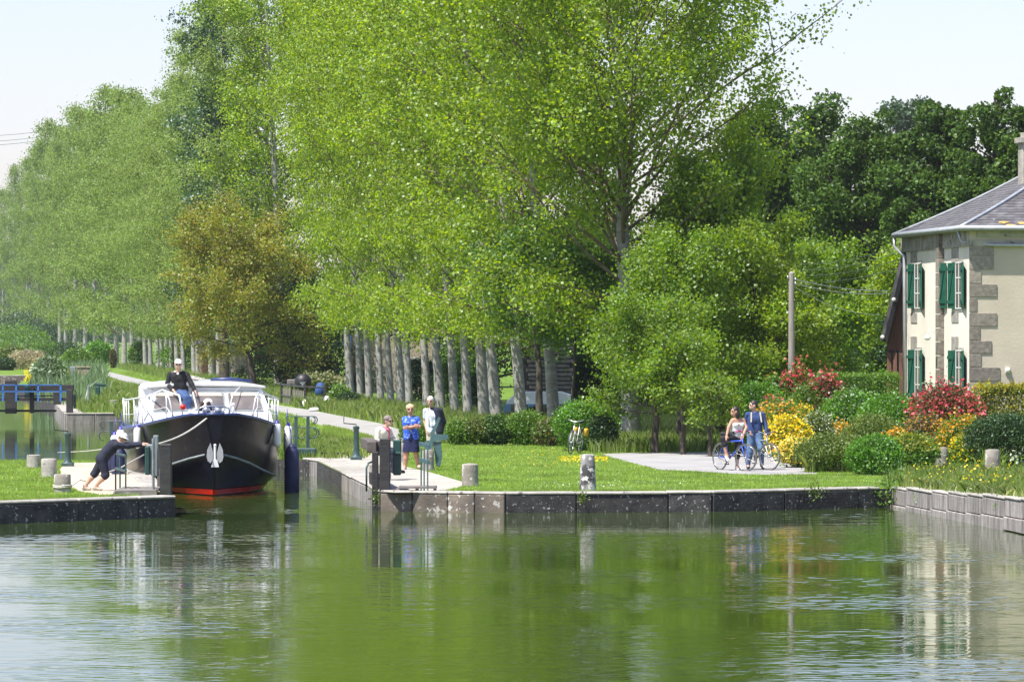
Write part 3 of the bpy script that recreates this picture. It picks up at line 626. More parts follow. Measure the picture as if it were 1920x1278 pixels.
# ------------------------------------------------------------------ shrubs
def lump(rs, n, k=7):
    c = rs.normal(size=(k, 3)); c /= np.linalg.norm(c, axis=1)[:, None]
    d = rs.normal(size=(n, 3)); d /= np.linalg.norm(d, axis=1)[:, None]; d[:, 2] = np.abs(d[:, 2]) * np.sign(rs.rand(n) - .22)
    a = d @ c.T; return d, .88 + .22 * np.clip(a.max(1), 0, 1) ** 3 + .04 * np.sin(d[:, 0] * 9 + d[:, 1] * 7 + d[:, 2] * 11)
def shrub(name, label, px, pyb, pyt, wpx, m, n=3500, lsz=.07, shape='ball', flower=None, D=None, seed=0, cat='shrub', grp='garden shrubs', depth=None, rough=.06, spiky=0, flat=.4, z0=0):
    D = D or DG(pyb); s = F / D; h = Z(pyt, D) - z0; w = wpx / s * (1.14 if grp == 'garden shrubs' and shape != 'box' else 1); n = int(n * 1.25); dp = depth or w * .85
    rs = np.random.RandomState(seed or int(px * 7 + pyt)); root = empty(name, (X(px, D), D, z0), 0, label=label, cat=cat, group=grp)
    if shape == 'box':
        p = rs.uniform(-1, 1, (n, 3)); ax = rs.randint(0, 3, n); ax = np.where(ax == 1, 2, ax); ax = np.where(rs.rand(n) < .45, 1, ax)
        sg = np.where(ax == 2, 1, np.where(rs.rand(n) < .7, -1, 1) if True else 1); sg = np.where((ax == 0) & (rs.rand(n) < .5), 1, sg)
        p[np.arange(n), ax] = sg * rs.uniform(.86, 1, n); p[:, 2] = np.where(ax == 2, p[:, 2], rs.uniform(-1, 1, n))
        pts = np.stack([p[:, 0] * w / 2, p[:, 1] * dp / 2, (p[:, 2] * .5 + .5) * h], 1)
    else:
        d, r = lump(rs, n); r = r * (1 - np.abs(rs.normal(0, .10, n))) * np.where(rs.rand(n) < .2, rs.uniform(.5, 1, n), 1)
        pts = np.stack([d[:, 0] * r * w / 2, d[:, 1] * r * dp / 2, h * .46 + d[:, 2] * r * h * .54], 1)
    pts += rs.normal(size=(n, 3)) * rough * min(w, h); pts = pts[pts[:, 2] > .02]
    top = pts[:, 2] / h; out = None
    # stems
    st = MB()
    for i in range(7):
        a = rs.uniform(0, 6.28); st.tube([(0, 0, -.05), (math.cos(a) * w * .15, math.sin(a) * dp * .15, h * .35), (math.cos(a) * w * .3, math.sin(a) * dp * .3, h * .72)], [.03, .02, .008], 5)
    # inner leaves added to stop light passing through the bush
    hd, hr = lump(rs, max(200, n // 6)); hp = np.stack([hd[:, 0] * w * .36, hd[:, 1] * dp * .36, h * .42 + hd[:, 2] * h * .38], 1) * (rs.uniform(.75, 1.0, len(hd))[:, None] if shape != 'box' else 1)
    if shape == 'box': hp = rs.uniform(-1, 1, (max(200, n // 6), 3)) * np.array([w * .42, dp * .4, h * .45]) + np.array([0, 0, h * .47])
    st.build('stems', M['bark_d'], root, fix=False); ml = M[m] if isinstance(m, str) else m
    if spiky:   # upright tips
        k = int(n * spiky); q = pts[rs.choice(len(pts), k)]; q = q[q[:, 2] > h * .45]; q[:, 2] += np.abs(rs.normal(0, .10 * h, len(q))); pts = np.concatenate([pts, q])
    leaf_mesh('foliage', np.concatenate([pts, hp]), lsz, ml, root, rs, flat=flat)
    if flower:
        fm, nf, fs, tb = flower; q = pts[(top[:, None].ravel() if len(top) == len(pts) else pts[:, 2] / h) > tb]
        if len(q):
            q = q[rs.choice(len(q), nf)]; c = np.array([0, 0, h * .45]); q = c + (q - c) * rs.uniform(1.0, 1.09, (nf, 1)); q += rs.normal(size=q.shape) * .02
            leaf_mesh('flowers', q, fs, M[fm], root, rs, w=.5)['kind'] = 'stuff'
    return root
S_ = shrub
# garden bank on the right (front to back)
S_('box_bush', 'clipped round bright green box bush at the front of the garden', 1637, 890, 814, 98, 'l_box', 6500, .055, rough=.03)
S_('shrub', 'yellow-tipped low bush right of the round box bush', 1713, 886, 818, 78, 'l_shrub', 4200, .055, flower=('l_gold', 1500, .055, .62), spiky=.2)
S_('dark_shrub', 'wide dark green shrub left of the round box bush', 1560, 884, 816, 128, 'l_olive', 7500, .05, rough=.06)
S_('azalea', 'pale yellow azalea at the garden edge beside the lane', 1497, 876, 824, 66, 'l_shrub', 2600, .055, flower=('f_pale', 2300, .062, .15))
S_('azalea', 'small yellow azalea at the foot of the wide dark green shrub', 1529, 882, 848, 40, 'l_shrub', 1200, .05, flower=('f_yellow', 380, .06, .3))
S_('azalea', 'bright lemon yellow azalea right behind the man with the backpack', 1476, 864, 786, 72, 'l_shrub', 2800, .06, flower=('f_yellow', 2600, .068, .2))
S_('azalea', 'large golden orange azalea above the lemon yellow one', 1468, 856, 758, 92, 'l_shrub', 3600, .06, flower=('f_orange', 1300, .06, .3), spiky=.1)
S_('azalea', 'deep yellow flowering mound between the orange azalea and the red shrub', 1500, 852, 764, 60, 'l_shrub', 2600, .06, flower=('f_yellow', 1000, .055, .45))
S_('white_shrub', 'grey-green shrub speckled white between yellow and orange azaleas', 1532, 858, 776, 60, 'l_olive', 3000, .06, flower=('f_white', 420, .05, .35))
S_('azalea', 'orange azalea spread above the wide dark green shrub', 1562, 852, 794, 100, 'l_shrub', 3600, .06, flower=('f_orange', 1500, .06, .62))
S_('shrub', 'low olive green shrub behind the round box bush', 1640, 862, 780, 110, 'l_olive', 5000, .055)
S_('azalea', 'small orange azalea behind the yellow-tipped bush', 1682, 868, 806, 46, 'l_shrub', 1600, .05, flower=('f_orange', 420, .065, .6))
S_('shrub', 'dark bush with reddish gold shoots left of the orange-yellow azalea', 1742, 866, 782, 92, 'l_maroon', 4600, .06, flower=('f_orange', 420, .05, .62))
S_('azalea', 'orange-yellow azalea behind the grey bollards', 1806, 872, 782, 78, 'l_shrub', 3600, .058, flower=('f_orange', 1500, .058, .3), spiky=.15)
S_('azalea', 'yellow azalea low between the two grey bollards', 1818, 876, 812, 62, 'l_shrub', 2200, .05, flower=('f_yellow', 700, .055, .2))
S_('dark_shrub', 'large dark green yew-like bush at the right edge', 1890, 880, 772, 140, 'l_dark', 11000, .055, rough=.04)
S_('golden_hedge', 'clipped golden hedge with a flat top below the house corner', 1890, 852, 727, 118, 'l_olive', 7500, .06, 'box', flower=('l_gold', 4200, .06, .55), rough=.03)
S_('photinia', 'wide red-tipped photinia in front of the green shutters', 1772, 854, 724, 110, 'l_maroon', 6000, .07, flower=('l_red', 1900, .085, .48), spiky=.25)
S_('shrub', 'bright green shrub left of the wide red photinia', 1672, 852, 742, 112, 'l_box', 7000, .07)
S_('white_shrub', 'bright shrub with small white flowers right of the slanting red photinia', 1592, 850, 736, 92, 'l_box', 5200, .07, flower=('f_white', 300, .05, .4))
S_('photinia', 'narrow slanting photinia with many red shoots above the orange azalea', 1552, 846, 712, 64, 'l_maroon', 3400, .07, flower=('l_red', 1300, .085, .3), spiky=.3)
S_('photinia', 'small red photinia at the foot of the utility pole', 1492, 842, 698, 62, 'l_shrub', 3000, .07, flower=('l_red', 700, .085, .7), spiky=.3)
S_('photinia', 'pale red-tipped photinia left of the orange azalea', 1452, 848, 742, 56, 'l_shrub', 2600, .065, flower=('l_red', 420, .07, .45))
S_('shrub', 'fresh green shrub between the pole and the slanting red photinia', 1520, 846, 722, 92, 'l_shrub', 5200, .07)
S_('shrub', 'leafy green shrub behind the man with the backpack', 1418, 846, 716, 90, 'l_box', 4600, .075)
S_('hedge', 'long clipped green hedge between the garden and the barn', 1608, 838, 701, 150, 'l_shrub', 9000, .06, 'box', rough=.02, depth=1.2)
S_('shrub', 'green climber-like shrub against the left corner of the barn', 1652, 838, 690, 18, 'l_box', 1600, .06)
S_('photinia', 'red shoots rising above the long clipped hedge', 1568, 834, 697, 34, 'l_shrub', 1200, .06, flower=('l_red', 260, .075, .8), spiky=.3)
S_('shrub', 'leafy shrub with reddish young leaves beside the pole', 1455, 842, 700, 60, 'l_shrub', 3000, .08, flower=('f_orange', 60, .07, .5))
# hedge row behind the lawn
hg = 'shrubs along the back of the lawn'
S_('shrub', 'rounded bright green shrub behind the parked bicycle', 1097, 845, 752, 112, 'l_box', 8500, .06, grp=hg)
S_('dark_shrub', 'dark side bush at the right of the rounded green shrub', 1128, 847, 778, 56, 'l_dark', 3400, .06, grp=hg)
S_('shrub', 'reddish mixed bush left of the parked bicycle', 1040, 836, 786, 78, 'l_maroon', 4200, .06, grp=hg, flower=('l_shrub', 1500, .06, .4))
S_('shrub', 'domed green bush in the middle of the lawn border', 985, 834, 774, 86, 'l_shrub', 5600, .06, grp=hg)
S_('shrub', 'dark glossy bush in the lawn border left of the domed one', 930, 834, 783, 64, 'l_dark', 4200, .06, grp=hg, flower=('l_shrub', 1300, .06, .55))
S_('shrub', 'low brownish green bush in the lawn border', 895, 834, 786, 62, 'l_olive', 3800, .06, grp=hg, flower=('l_maroon', 900, .06, .3))
S_('rose_bush', 'rose bush with one red bloom right of the white-haired man', 862, 834, 790, 56, 'l_shrub', 3200, .055, grp=hg, flower=('l_red', 14, .10, .7), spiky=.2)
S_('shrub', 'bush behind the woman in blue and the white-haired man', 778, 836, 790, 60, 'l_shrub', 3000, .06, grp=hg)
S_('shrub', 'small yellow-flecked bush behind the saddle of the parked bicycle', 1082, 842, 778, 38, 'l_shrub', 1500, .05, grp=hg, flower=('f_yellow', 120, .05, .4))
# bushes along the row and far bank
fg = 'bushes along the towpath and far bank'
S_('bush', 'round grassy bush behind the rail fence', 598, 752, 702, 100, 'l_olive', 5200, .10, grp=fg, flower=('g_dry', 900, .10, .7))
S_('bush', 'grey-green bush with white blooms beside the rail fence', 640, 766, 722, 40, 'l_shrub', 2400, .09, grp=fg, flower=('f_white', 40, .12, .5))
S_('bush', 'dark low bush at the end of the rail fence', 652, 768, 735, 40, 'l_dark', 2000, .09, grp=fg)
S_('bush', 'dark ivy mass between the first pale trunks left of the house gable', 575, 742, 660, 110, 'l_dark', 5200, .13, grp=fg, D=238)
S_('bush', 'dark bush behind the pale trunks above the woman in blue', 790, 742, 672, 80, 'l_dark', 5200, .10, grp=fg, D=195)
S_('bush', 'green bush lit by the sun between trunks above the white-haired man', 850, 750, 672, 70, 'l_shrub', 4200, .10, grp=fg, D=190)
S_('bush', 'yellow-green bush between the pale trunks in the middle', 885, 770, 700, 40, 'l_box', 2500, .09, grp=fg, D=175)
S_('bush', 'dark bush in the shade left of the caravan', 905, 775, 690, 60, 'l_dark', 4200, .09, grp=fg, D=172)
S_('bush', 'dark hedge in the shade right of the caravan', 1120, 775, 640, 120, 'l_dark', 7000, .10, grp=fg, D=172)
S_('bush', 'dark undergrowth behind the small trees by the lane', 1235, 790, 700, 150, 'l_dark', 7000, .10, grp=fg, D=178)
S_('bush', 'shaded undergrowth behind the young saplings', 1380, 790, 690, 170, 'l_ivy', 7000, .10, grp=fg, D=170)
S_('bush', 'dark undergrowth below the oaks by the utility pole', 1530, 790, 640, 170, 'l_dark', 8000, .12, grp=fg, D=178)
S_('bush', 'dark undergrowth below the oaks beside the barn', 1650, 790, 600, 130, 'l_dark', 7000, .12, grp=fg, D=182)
S_('reed_bush', 'tall bluish reeds on the far bank behind the black gate', 95, 740, 672, 66, 'g_reed', 1500, .2, grp=fg, D=238)
for k, (px, pyb, pyt, w, m_, d_, lab) in enumerate([
    (30, 700, 610, 150, 'l_shrub', 430, 'green bank bush at the left border under the distant poplars'), (110, 690, 640, 90, 'l_dark', 450, 'dark bush below the distant poplars near the reddish trunk'),
    (20, 690, 650, 70, 'l_olive', 400, 'pale green bank bush above the distant lawn'), (12, 694, 672, 34, 'l_dark', 372, 'small dark bush on the distant lawn'),
    (55, 690, 656, 80, 'g_dry', 380, 'bush with dry pinkish grass heads on the far bank'), (185, 690, 640, 50, 'l_box', 400, 'yellow-green bush between the distant grey trunks'),
    (145, 700, 655, 60, 'l_shrub', 370, 'green bush behind the tall far reeds'), (262, 715, 640, 40, 'l_ivy', 385, 'green ivy mass left of the slender trunks'), (212, 694, 656, 12, 'l_maroon', 397, 'reddish climber on a distant poplar trunk'),
    (360, 722, 640, 130, 'l_ivy', 345, 'shaded green bush behind the slender trunks'), (60, 640, 585, 160, 'l_far', 620, 'hazy bush mass far up the canal at left'), (150, 660, 600, 160, 'l_far', 640, 'hazy undergrowth behind the distant trunks')]):
    S_('bush', lab, px, pyb, pyt, w, m_, 3200, .16 if d_ < 500 else .3, grp=fg, D=d_)
# wooded hills far away
def hill(name, px0, px1, D, topy, seed):
    rs = np.random.RandomState(seed); n = 60; V = []; F_ = []; x0, x1 = X(px0, D), X(px1, D); H = Z(topy, D)
    for j, (dy, hz) in enumerate([(0, -2), (20, .35), (60, .8), (130, 1.0), (260, .9), (500, -.05)]):
        for i in range(n):
            t = i / (n - 1); z = hz * H * (.75 + .25 * math.sin(t * 3.1 + seed)) * min(1, t * 9 + .2, (1 - t) * 9 + .2) if hz > 0 else -2
            V.append((x0 + (x1 - x0) * t, D + dy, z + (rs.normal(0, 1.2) if hz > 0 else 0)))
    for j in range(5):
        for i in range(n - 1): F_.append((j * n + i, j * n + i + 1, (j + 1) * n + i + 1, (j + 1) * n + i))
    mb = MB(); mb.add(V, F_); o = mb.build(name, M['hillgreen'], smooth='all'); setp(o, kind='structure')
    p = []; Va = np.array(V).reshape(6, n, 3)
    k = 9000; i = rs.uniform(0, n - 1.01, k); j = rs.uniform(.3, 3.5, k); i0 = i.astype(int); j0 = j.astype(int); fi = (i - i0)[:, None]; fj = (j - j0)[:, None]
    q = (Va[j0, i0] * (1 - fi) + Va[j0, i0 + 1] * fi) * (1 - fj) + (Va[j0 + 1, i0] * (1 - fi) + Va[j0 + 1, i0 + 1] * fi) * fj
    q = q[:, :] + rs.normal(size=q.shape) * np.array([1.5, 3, 1.6]); o = leaf_mesh('distant_wood', q, 3.2, M['l_far'], None, rs); setp(o, 'hazy distant wooded hill', 'wood', kind='stuff')
M['hillgreen'] = mat('hillgreen', (.035, .07, .03), .95, (.055, .10, .04), .05)
hill('hill', -500, 260, 1300, 322, 3)
hill('hill', 500, 2400, 900, 420, 4)
# ------------------------------------------------------------------ grass
rs = np.random.RandomState(77)
lawnR = [(-2.3, 90.8), (-.13, 89.95), (4.2, 90.45), (7.9, 92.9), (8.4, 93), (9.9, 80.6), (12.2, 80.6), (12.6, 118), (10.5, 126), (2, 127), (-3.6, 129), (-3.6, 113)]
pv = [(p.x, p.y) for p in pave]; rd = [(p.x, p.y) for p in roadR]; pa = [(p.x, p.y) for p in pathA]
xy = scatter(lawnR, 300000, rs, (pv, rd, pa))
wv = np.sin(xy[:, 0] * 1.7 + 2 * np.sin(xy[:, 1] * .6)) * np.sin(xy[:, 1] * 1.1 + xy[:, 0] * .5); keep = ((xy[:, 1] < 104) | (rs.rand(len(xy)) < .55)) & ((wv < .55) | (rs.rand(len(xy)) < .35)); xy = xy[keep]
o = blade_mesh('lawn_grass', xy, .055, .022, M['g_lawn'], lean=.5, rs=rs); setp(o, 'short mown bright green grass of the lawn behind the quay', 'grass', kind='stuff')
ip = [(p.x, p.y) for p in isl]
lawnL = [(-14.4, 80.3), (-7.6, 87.5), (-8, 91), (-10.5, 112.2), (-19, 112.8), (-19, 80.3)]
xy = scatter(lawnL, 150000, rs, (ip,)); o = blade_mesh('lawn_grass', xy, .06, .022, M['g_lawn'], lean=.5, rs=rs); setp(o, 'short bright grass on the left lock island', 'grass', kind='stuff')
# edge tufts along coping and paving
def fringe(poly, n, w_, h_, name, lab, m='g_lawn'):
    L = []; 
    for a, b in zip(poly, poly[1:] + poly[:1]):
        a = np.array(a[:2]); b = np.array(b[:2]); k = int(n * np.linalg.norm(b - a)); t = rs.rand(k, 1); L.append(a + (b - a) * t + rs.normal(0, w_, (k, 2)))
    o = blade_mesh(name, np.concatenate(L), h_, .02, M[m], rs=rs, lean=.4); setp(o, lab, 'grass', kind='stuff'); return o
fringe([(-.5, 89.98), (4.2, 90.42), (7.9, 92.85), (4.2, 90.45)], 220, .05, .07, 'edge_grass', 'ragged grass fringe along the back of the quay edge')
fringe([(-14.0, 80.8), (-7.9, 87.6)], 220, .05, .09, 'edge_grass', 'ragged grass fringe along the left quay edge')
xy_ = np.array(QR0) + (np.array(QR1) - np.array(QR0)) * rs.rand(1600, 1) + rs.normal(0, .10, (1600, 2)) + np.array([.22, 0]); o = blade_mesh('edge_grass', xy_, .22, .02, M['g_long'], z0=.05 + .2 * (92.4 - xy_[:, 1]) / 12.2, rs=rs, lean=.6, two=True); setp(o, 'grass hanging over the pale slanting wall', 'grass', kind='stuff')
strips = [([(-8.8, 113.5), (-5.2, 113.4), (-3.9, 114), (-3.9, 124), (-5.5, 133), (-10.8, 175), (-15.5, 213), (-18, 213), (-16.5, 176.5)], 46000, .22, 'unmown weedy grass of the bank between basin and towpath'),
          ([(-3.4, 129.6), (2.4, 128.2), (4.2, 140), (-6.4, 196), (-9.4, 214), (-12.8, 232), (-15.5, 232), (-10.2, 196), (-6.8, 160), (-4.6, 141)], 52000, .50, 'tall seeding grass around the feet of the poplars'),
          ([(2.2, 119), (6.3, 119), (9, 126), (11, 170), (3, 190), (1.5, 135)], 42000, .42, 'tall meadow grass behind the lane under the small trees'),
          ([(-21.3, 204), (-18, 177.5), (-12.3, 178.4), (-13.5, 215), (-24, 262), (-30, 300), (-33.5, 330), (-37, 332), (-33, 290), (-27.3, 243)], 36000, .40, 'rough bank grass beyond the far quay'),
          ([(-15.6, 233), (-11.5, 233), (-22, 330), (-32, 398), (-37, 398)], 26000, .55, 'long grass along the far towpath and slender trunks')]
for pl, n, hh, lab in strips:
    xy = scatter(pl, n * 2.6, rs, (pa, rd))[:n]; o = blade_mesh('long_grass', xy, hh, .035, M['g_long'], rs=rs, lean=.3, two=True); setp(o, lab, 'grass', kind='stuff')
pl = [(8.5, 92.6), (10.05, 80.8), (11.2, 71), (16, 71), (14.5, 100), (11.5, 104.5), (9.6, 102), (8.6, 98)]
xy = scatter(pl, 60000, rs)[:26000]; o = blade_mesh('long_grass', xy, .24, .022, M['g_long'], rs=rs, lean=.3, two=True); setp(o, 'long seeding grass on top of the slanting stone wall', 'grass', kind='stuff')
for k_, (pl, lab) in enumerate([([G(*p) for p in ((592, 793), (560, 780), (480, 764), (380, 744), (300, 731), (240, 717), (215, 725), (262, 745), (300, 760), (420, 790), (520, 800), (600, 812))], 'rough short grass on the canal side of the towpath'),
      ([G(*p) for p in ((531, 760), (480, 751), (400, 737), (300, 718), (250, 707), (225, 700), (240, 697), (330, 712), (430, 728), (530, 742), (620, 757), (700, 778), (700, 790), (640, 777), (586, 768))], 'verge grass between towpath and poplars'),
      ([G(*p) for p in ((606, 800), (640, 806), (700, 822), (690, 842), (604, 852), (590, 840))], 'short weedy grass between towpath and lock pavement'),
      ([G(*p) for p in ((130, 700), (165, 692), (210, 696), (196, 704), (240, 718), (200, 735), (120, 760), (110, 730))], 'rough bank grass at the far bend of the towpath')]):
    xy = scatter(pl, 90000, rs)[:20000]; o = blade_mesh('verge_grass', xy, .13, .035, M['g_lawn' if k_ < 3 else 'g_long'], rs=rs, lean=.5); setp(o, lab, 'grass', kind='stuff')
pl = [(13, 104), (24, 100), (26, 60), (13.4, 60), (11.3, 71), (16, 71), (15, 96)]; xy = scatter(pl, 120000, rs)[:50000]; o = blade_mesh('lawn_grass', xy, .09, .03, M['g_lawn'], lean=.5, rs=rs); setp(o, 'grass in front of the house beyond the right edge', 'grass', kind='stuff')
# reeds on the far bank
pl = [G(62, 752), G(150, 765), G(205, 742), G(196, 700), G(90, 700), G(60, 712)]
xy = scatter(pl, 9000, rs)[:3000]; o = blade_mesh('reeds', xy, 1.15, .07, M['g_reed'], rs=rs, lean=.22, two=True); setp(o, 'dense blue-green reeds on the far bank above the black gate', 'reeds', kind='stuff')
# small flowers in the grass
def flowers(lab, px0, px1, py0, py1, n, m, sz=.035, z=.07, name='wild_flowers'):
    p = np.array([list(G(rs.uniform(px0, px1), rs.uniform(py0, py1))) for _ in range(n)]); p[:, 2] = z * rs.uniform(.6, 1.3, n)
    o = leaf_mesh(name, p, sz, M[m], None, rs, flat=.5, w=.5); setp(o, lab, 'flowers', kind='stuff')
flowers('yellow flowers scattered in the lawn near the tall bollard', 1045, 1140, 860, 868, 260, 'f_yellow', .045)
flowers('tiny yellow flowers dotting the lawn', 940, 1100, 842, 880, 160, 'f_yellow', .03)
flowers('yellow wildflowers in the long grass by the wall', 1700, 1900, 880, 925, 150, 'f_yellow', .05, .26)
flowers('white daisies at the right edge of the garden', 1880, 1920, 868, 885, 60, 'f_white', .08, .35)
flowers('white clover heads on the lawn edge', 1010, 1300, 905, 920, 70, 'f_white', .03, .06)
flowers('yellow irises at the water edge on the far bank', 45, 128, 716, 735, 900, 'f_yellow', .09, .8)
flowers('pink flowers low behind the bicycle wheel', 1446, 1466, 860, 868, 60, 'f_pink', .06, .4)
# weeds growing out of the walls
def weed(lab, p, h, n=60, m='l_fruit', s=.07):
    r = np.random.RandomState(int(abs(p[0] * 100)) + n); root = empty('weed', p, 0, label=lab, cat='weed', group='weeds growing from the quay walls')
    st = MB()
    for i in range(6):
        a = r.uniform(0, 6.28); st.tube([(0, 0, 0), (math.cos(a) * h * .2, -abs(math.sin(a)) * h * .2, h * .5), (math.cos(a) * h * .4, -abs(math.sin(a)) * h * .35, h)], [.006, .005, .002], 4)
    st.build('stem', M['l_shrub'], root, fix=False)
    q = r.normal(size=(n, 3)) * np.array([h * .3, h * .2, h * .3]) + np.array([0, -h * .1, h * .5]); leaf_mesh('leaves', q, s, M[m], root, r)
weed('large weed clump in the quay corner where dark and pale walls meet', (8.2, 92.15, -.38), .75, 260, 'l_shrub', .06)
weed('tall thin flowering weed standing in the quay corner', (8.15, 92.2, -.05), 1.1, 90, 'g_reed', .05)
weed('bright green weed on the pale wall near its right end', P(1885, 958, 82.3) , .3, 90, 'l_box', .08)
weed('small weed on the pale wall between its joints', P(1835, 945, 84.6), .25, 50, 'l_fruit', .06)
weed('weed on the pale wall near the quay corner', P(1728, 942, 89.8), .28, 70, 'l_shrub', .05)
weed('dark weed on the dark quay face left of the corner', P(1530, 935, 91.0), .35, 110, 'l_olive', .05)
weed('small yellowish weed hanging below the tall bollard', P(1090, 945, 89.3), .28, 60, 'l_olive', .05)
weed('weed at the foot of the black gate post', P(706, 945, 90.5), .3, 60, 'l_olive', .05)
for px, hpx, lab in ((1530, 60, 'spiky leafy tuft at the foot of the wide dark green shrub'), (1590, 60, 'fountain of long leaves left of the round box bush'), (1862, 50, 'iris clump right of the two grey bollards')):
    D = DG(885); n = 120; xy = np.array([X(px, D), D]) + rs.normal(0, .12, (n, 2)); o = blade_mesh('leaf_tuft', xy, .55, .04, M['g_lawn'], rs=rs, lean=.5, two=True); setp(o, lab, 'plant')
# ------------------------------------------------------------------ house
HC = Vector((12.87, 120, 0)); U = Vector((-.108, .994, 0)); N_ = Vector((.994, .108, 0))    # U: along the left facade (away), N_: along the front facade (right)
LF, RF, EZ = 8.85, 11.0, 6.30
house = empty('house', HC, 0, label='two-storey cream house with slate roof and green shutters at the right edge', cat='house')
ang = math.atan2(N_.y, N_.x)      # local x along N_, local y along U
house.rotation_euler = (0, 0, ang)
def Hpx(px, off=0):   # distance along left facade seen at column px (facade shifted outwards by off)
    # x = 12.87 - off*.994 -.108 t ; D=120 - off*.108 + .994 t
    k = (px - 960) / F; return (12.87 - off * .994 - k * (120 - off * .108)) / (k * .994 + .108)
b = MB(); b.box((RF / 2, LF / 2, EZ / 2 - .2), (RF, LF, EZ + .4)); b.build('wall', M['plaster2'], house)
# left facade's paler render, sunlit brightness partly put into its colour, 3 mm proud
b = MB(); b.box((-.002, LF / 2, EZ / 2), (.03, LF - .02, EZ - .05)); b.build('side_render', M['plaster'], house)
def fz(py, t): return Z(py, 120 + .994 * t)
# quoins at the near corner (wrap both faces)
rows = [(455, 480, 46), (482, 505, 46), (508, 531, 22), (533, 556, 52), (559, 584, 14), (587, 611, 52), (613, 637, 20), (639, 662, 42), (664, 687, 22), (689, 714, 58), (717, 739, 20), (741, 765, 56), (767, 790, 22), (792, 815, 50), (817, 842, 24)]
q = MB()
for i, (y0, y1, w) in enumerate(rows):
    z0, z1 = Z(y1, 120), Z(y0, 120); ww = w / 66
    q.box((ww / 2 - .01, -.004, (z0 + z1) / 2), (ww, .05, z1 - z0), ch=.006)
q.build('quoins', M['quoin'], house)
# stone pilaster where the facade steps, px 1740-1760
t0 = Hpx(1760, .18); t1 = Hpx(1742)
q = MB(); z = -.1
while z < EZ - .1:
    hgt = .40; q.box((-.09, t0 + .20, z + hgt / 2), (.20, .40, hgt - .02), ch=.006)
    z += hgt
q.build('pilaster', M['quoin'], house)
# far corner quoins and bands
# cornice of vertical stones below the eaves
q = MB()
for k in range(34): q.box((-.03, .14 + k * .277, EZ - .28), (.08, .265, .46), ch=.004)
q.box((2.2, -.02, EZ - .42), (4.4, .06, .17), ch=.004); q.box((5.2, -.02, EZ - .10), (10, .08, .30)); q.build('cornice', M['stone_cap'], house)
# windows with shutters
def window(t, zc, w, h, both=True, one=None):
    f = MB(); f.box((-.012, t, zc), (.05, w + .16, h + .16)); fr = f.build('window', M['stone_cap'], house)
    p = MB(); p.box((-.028, t, zc), (.03, w, h)); p.build('pane', M['glass'], fr)
    g_ = MB()
    for k in (-.5, 0, .5): g_.box((-.045, t + k * w, zc), (.02, .04, h))
    for k in range(4): g_.box((-.046, t, zc - h / 2 + h * k / 3), (.018, w, .035))
    g_.build('frame', M['white'], fr)
def shutter(t, zc, w, h, ajar=.0, side=1):
    s_ = MB(); R2 = Matrix.Rotation(ajar, 4, 'Z')
    n = 5
    for k in range(n): s_.box((0, (k + .5) * w / n * side, zc), (.035, w / n - .008, h))
    for zz in (-.36, .36): s_.box((-.03, w / 2 * side, zc + zz * h), (.04, w - .04, .09))
    # diagonal brace
    s_.box((-.028, w / 2 * side, zc), (.03, .07, h * .72), rx=.35 * side)
    s_.v = [tuple((R2 @ Vector(v)) + Vector((-.06, t, 0))) for v in s_.v]
    s_.build('shutter', M['shutter'], house)
zu = (fz(495, 6.5) + fz(576, 6.5)) / 2; zl = 3.4 - (703 - 621) * 126 / F
for pxa, pxb, z_, h_ in ((1705, 1723, zu, 1.32), (1783.5, 1798, (fz(494, 2) + fz(577, 2)) / 2, 1.30), (1705, 1724, (fz(657, 7) + fz(752, 7)) / 2, 1.55), (1783.5, 1799, (fz(660, 2) + fz(742, 2)) / 2 - .05, 1.45)):
    ta, tb = Hpx(pxa, .15), Hpx(pxb, .15); tm = (ta + tb) / 2; w = .9
    window(tm, z_, .85, h_)
    shutter(tm + .46, z_, .55, h_, ajar=.14, side=1); shutter(tm - .46, z_, .55, h_, ajar=-.14, side=-1)
ta = Hpx(1767, .12); shutter(ta - .2, (fz(493, 3) + fz(577, 3)) / 2, .55, 1.30, ajar=.14, side=1)
# small lintels
q = MB()
for pxa in (1714, 1791):
    t = Hpx(pxa, .02)
    for zz, hh in ((EZ - .72, .42), (zu - .95, .3), (3.0, .5)): q = MB(); q.box((-.012, t, zz), (.05, .9, hh), ch=.004); q.build('lintel', M['stone_cap'], house)
# wall lamp and alarm dome
q = MB(); t = Hpx(1752, .3); q.tube([(-.2, t, 3.35), (-.45, t, 3.45), (-.5, t, 3.3)], .015, 6); q.ball((-.5, t, 3.22), (.10, .10, .09), 10); q.build('wall_lamp', M['white'], house, smooth='all')
q = MB(); q.ball((1.08, -.07, Z(694, 120)), .075, 12); q.box((1.08, -.03, Z(694, 120)), (.14, .04, .16)); q.build('outside_lamp', M['white'], house, smooth=True)
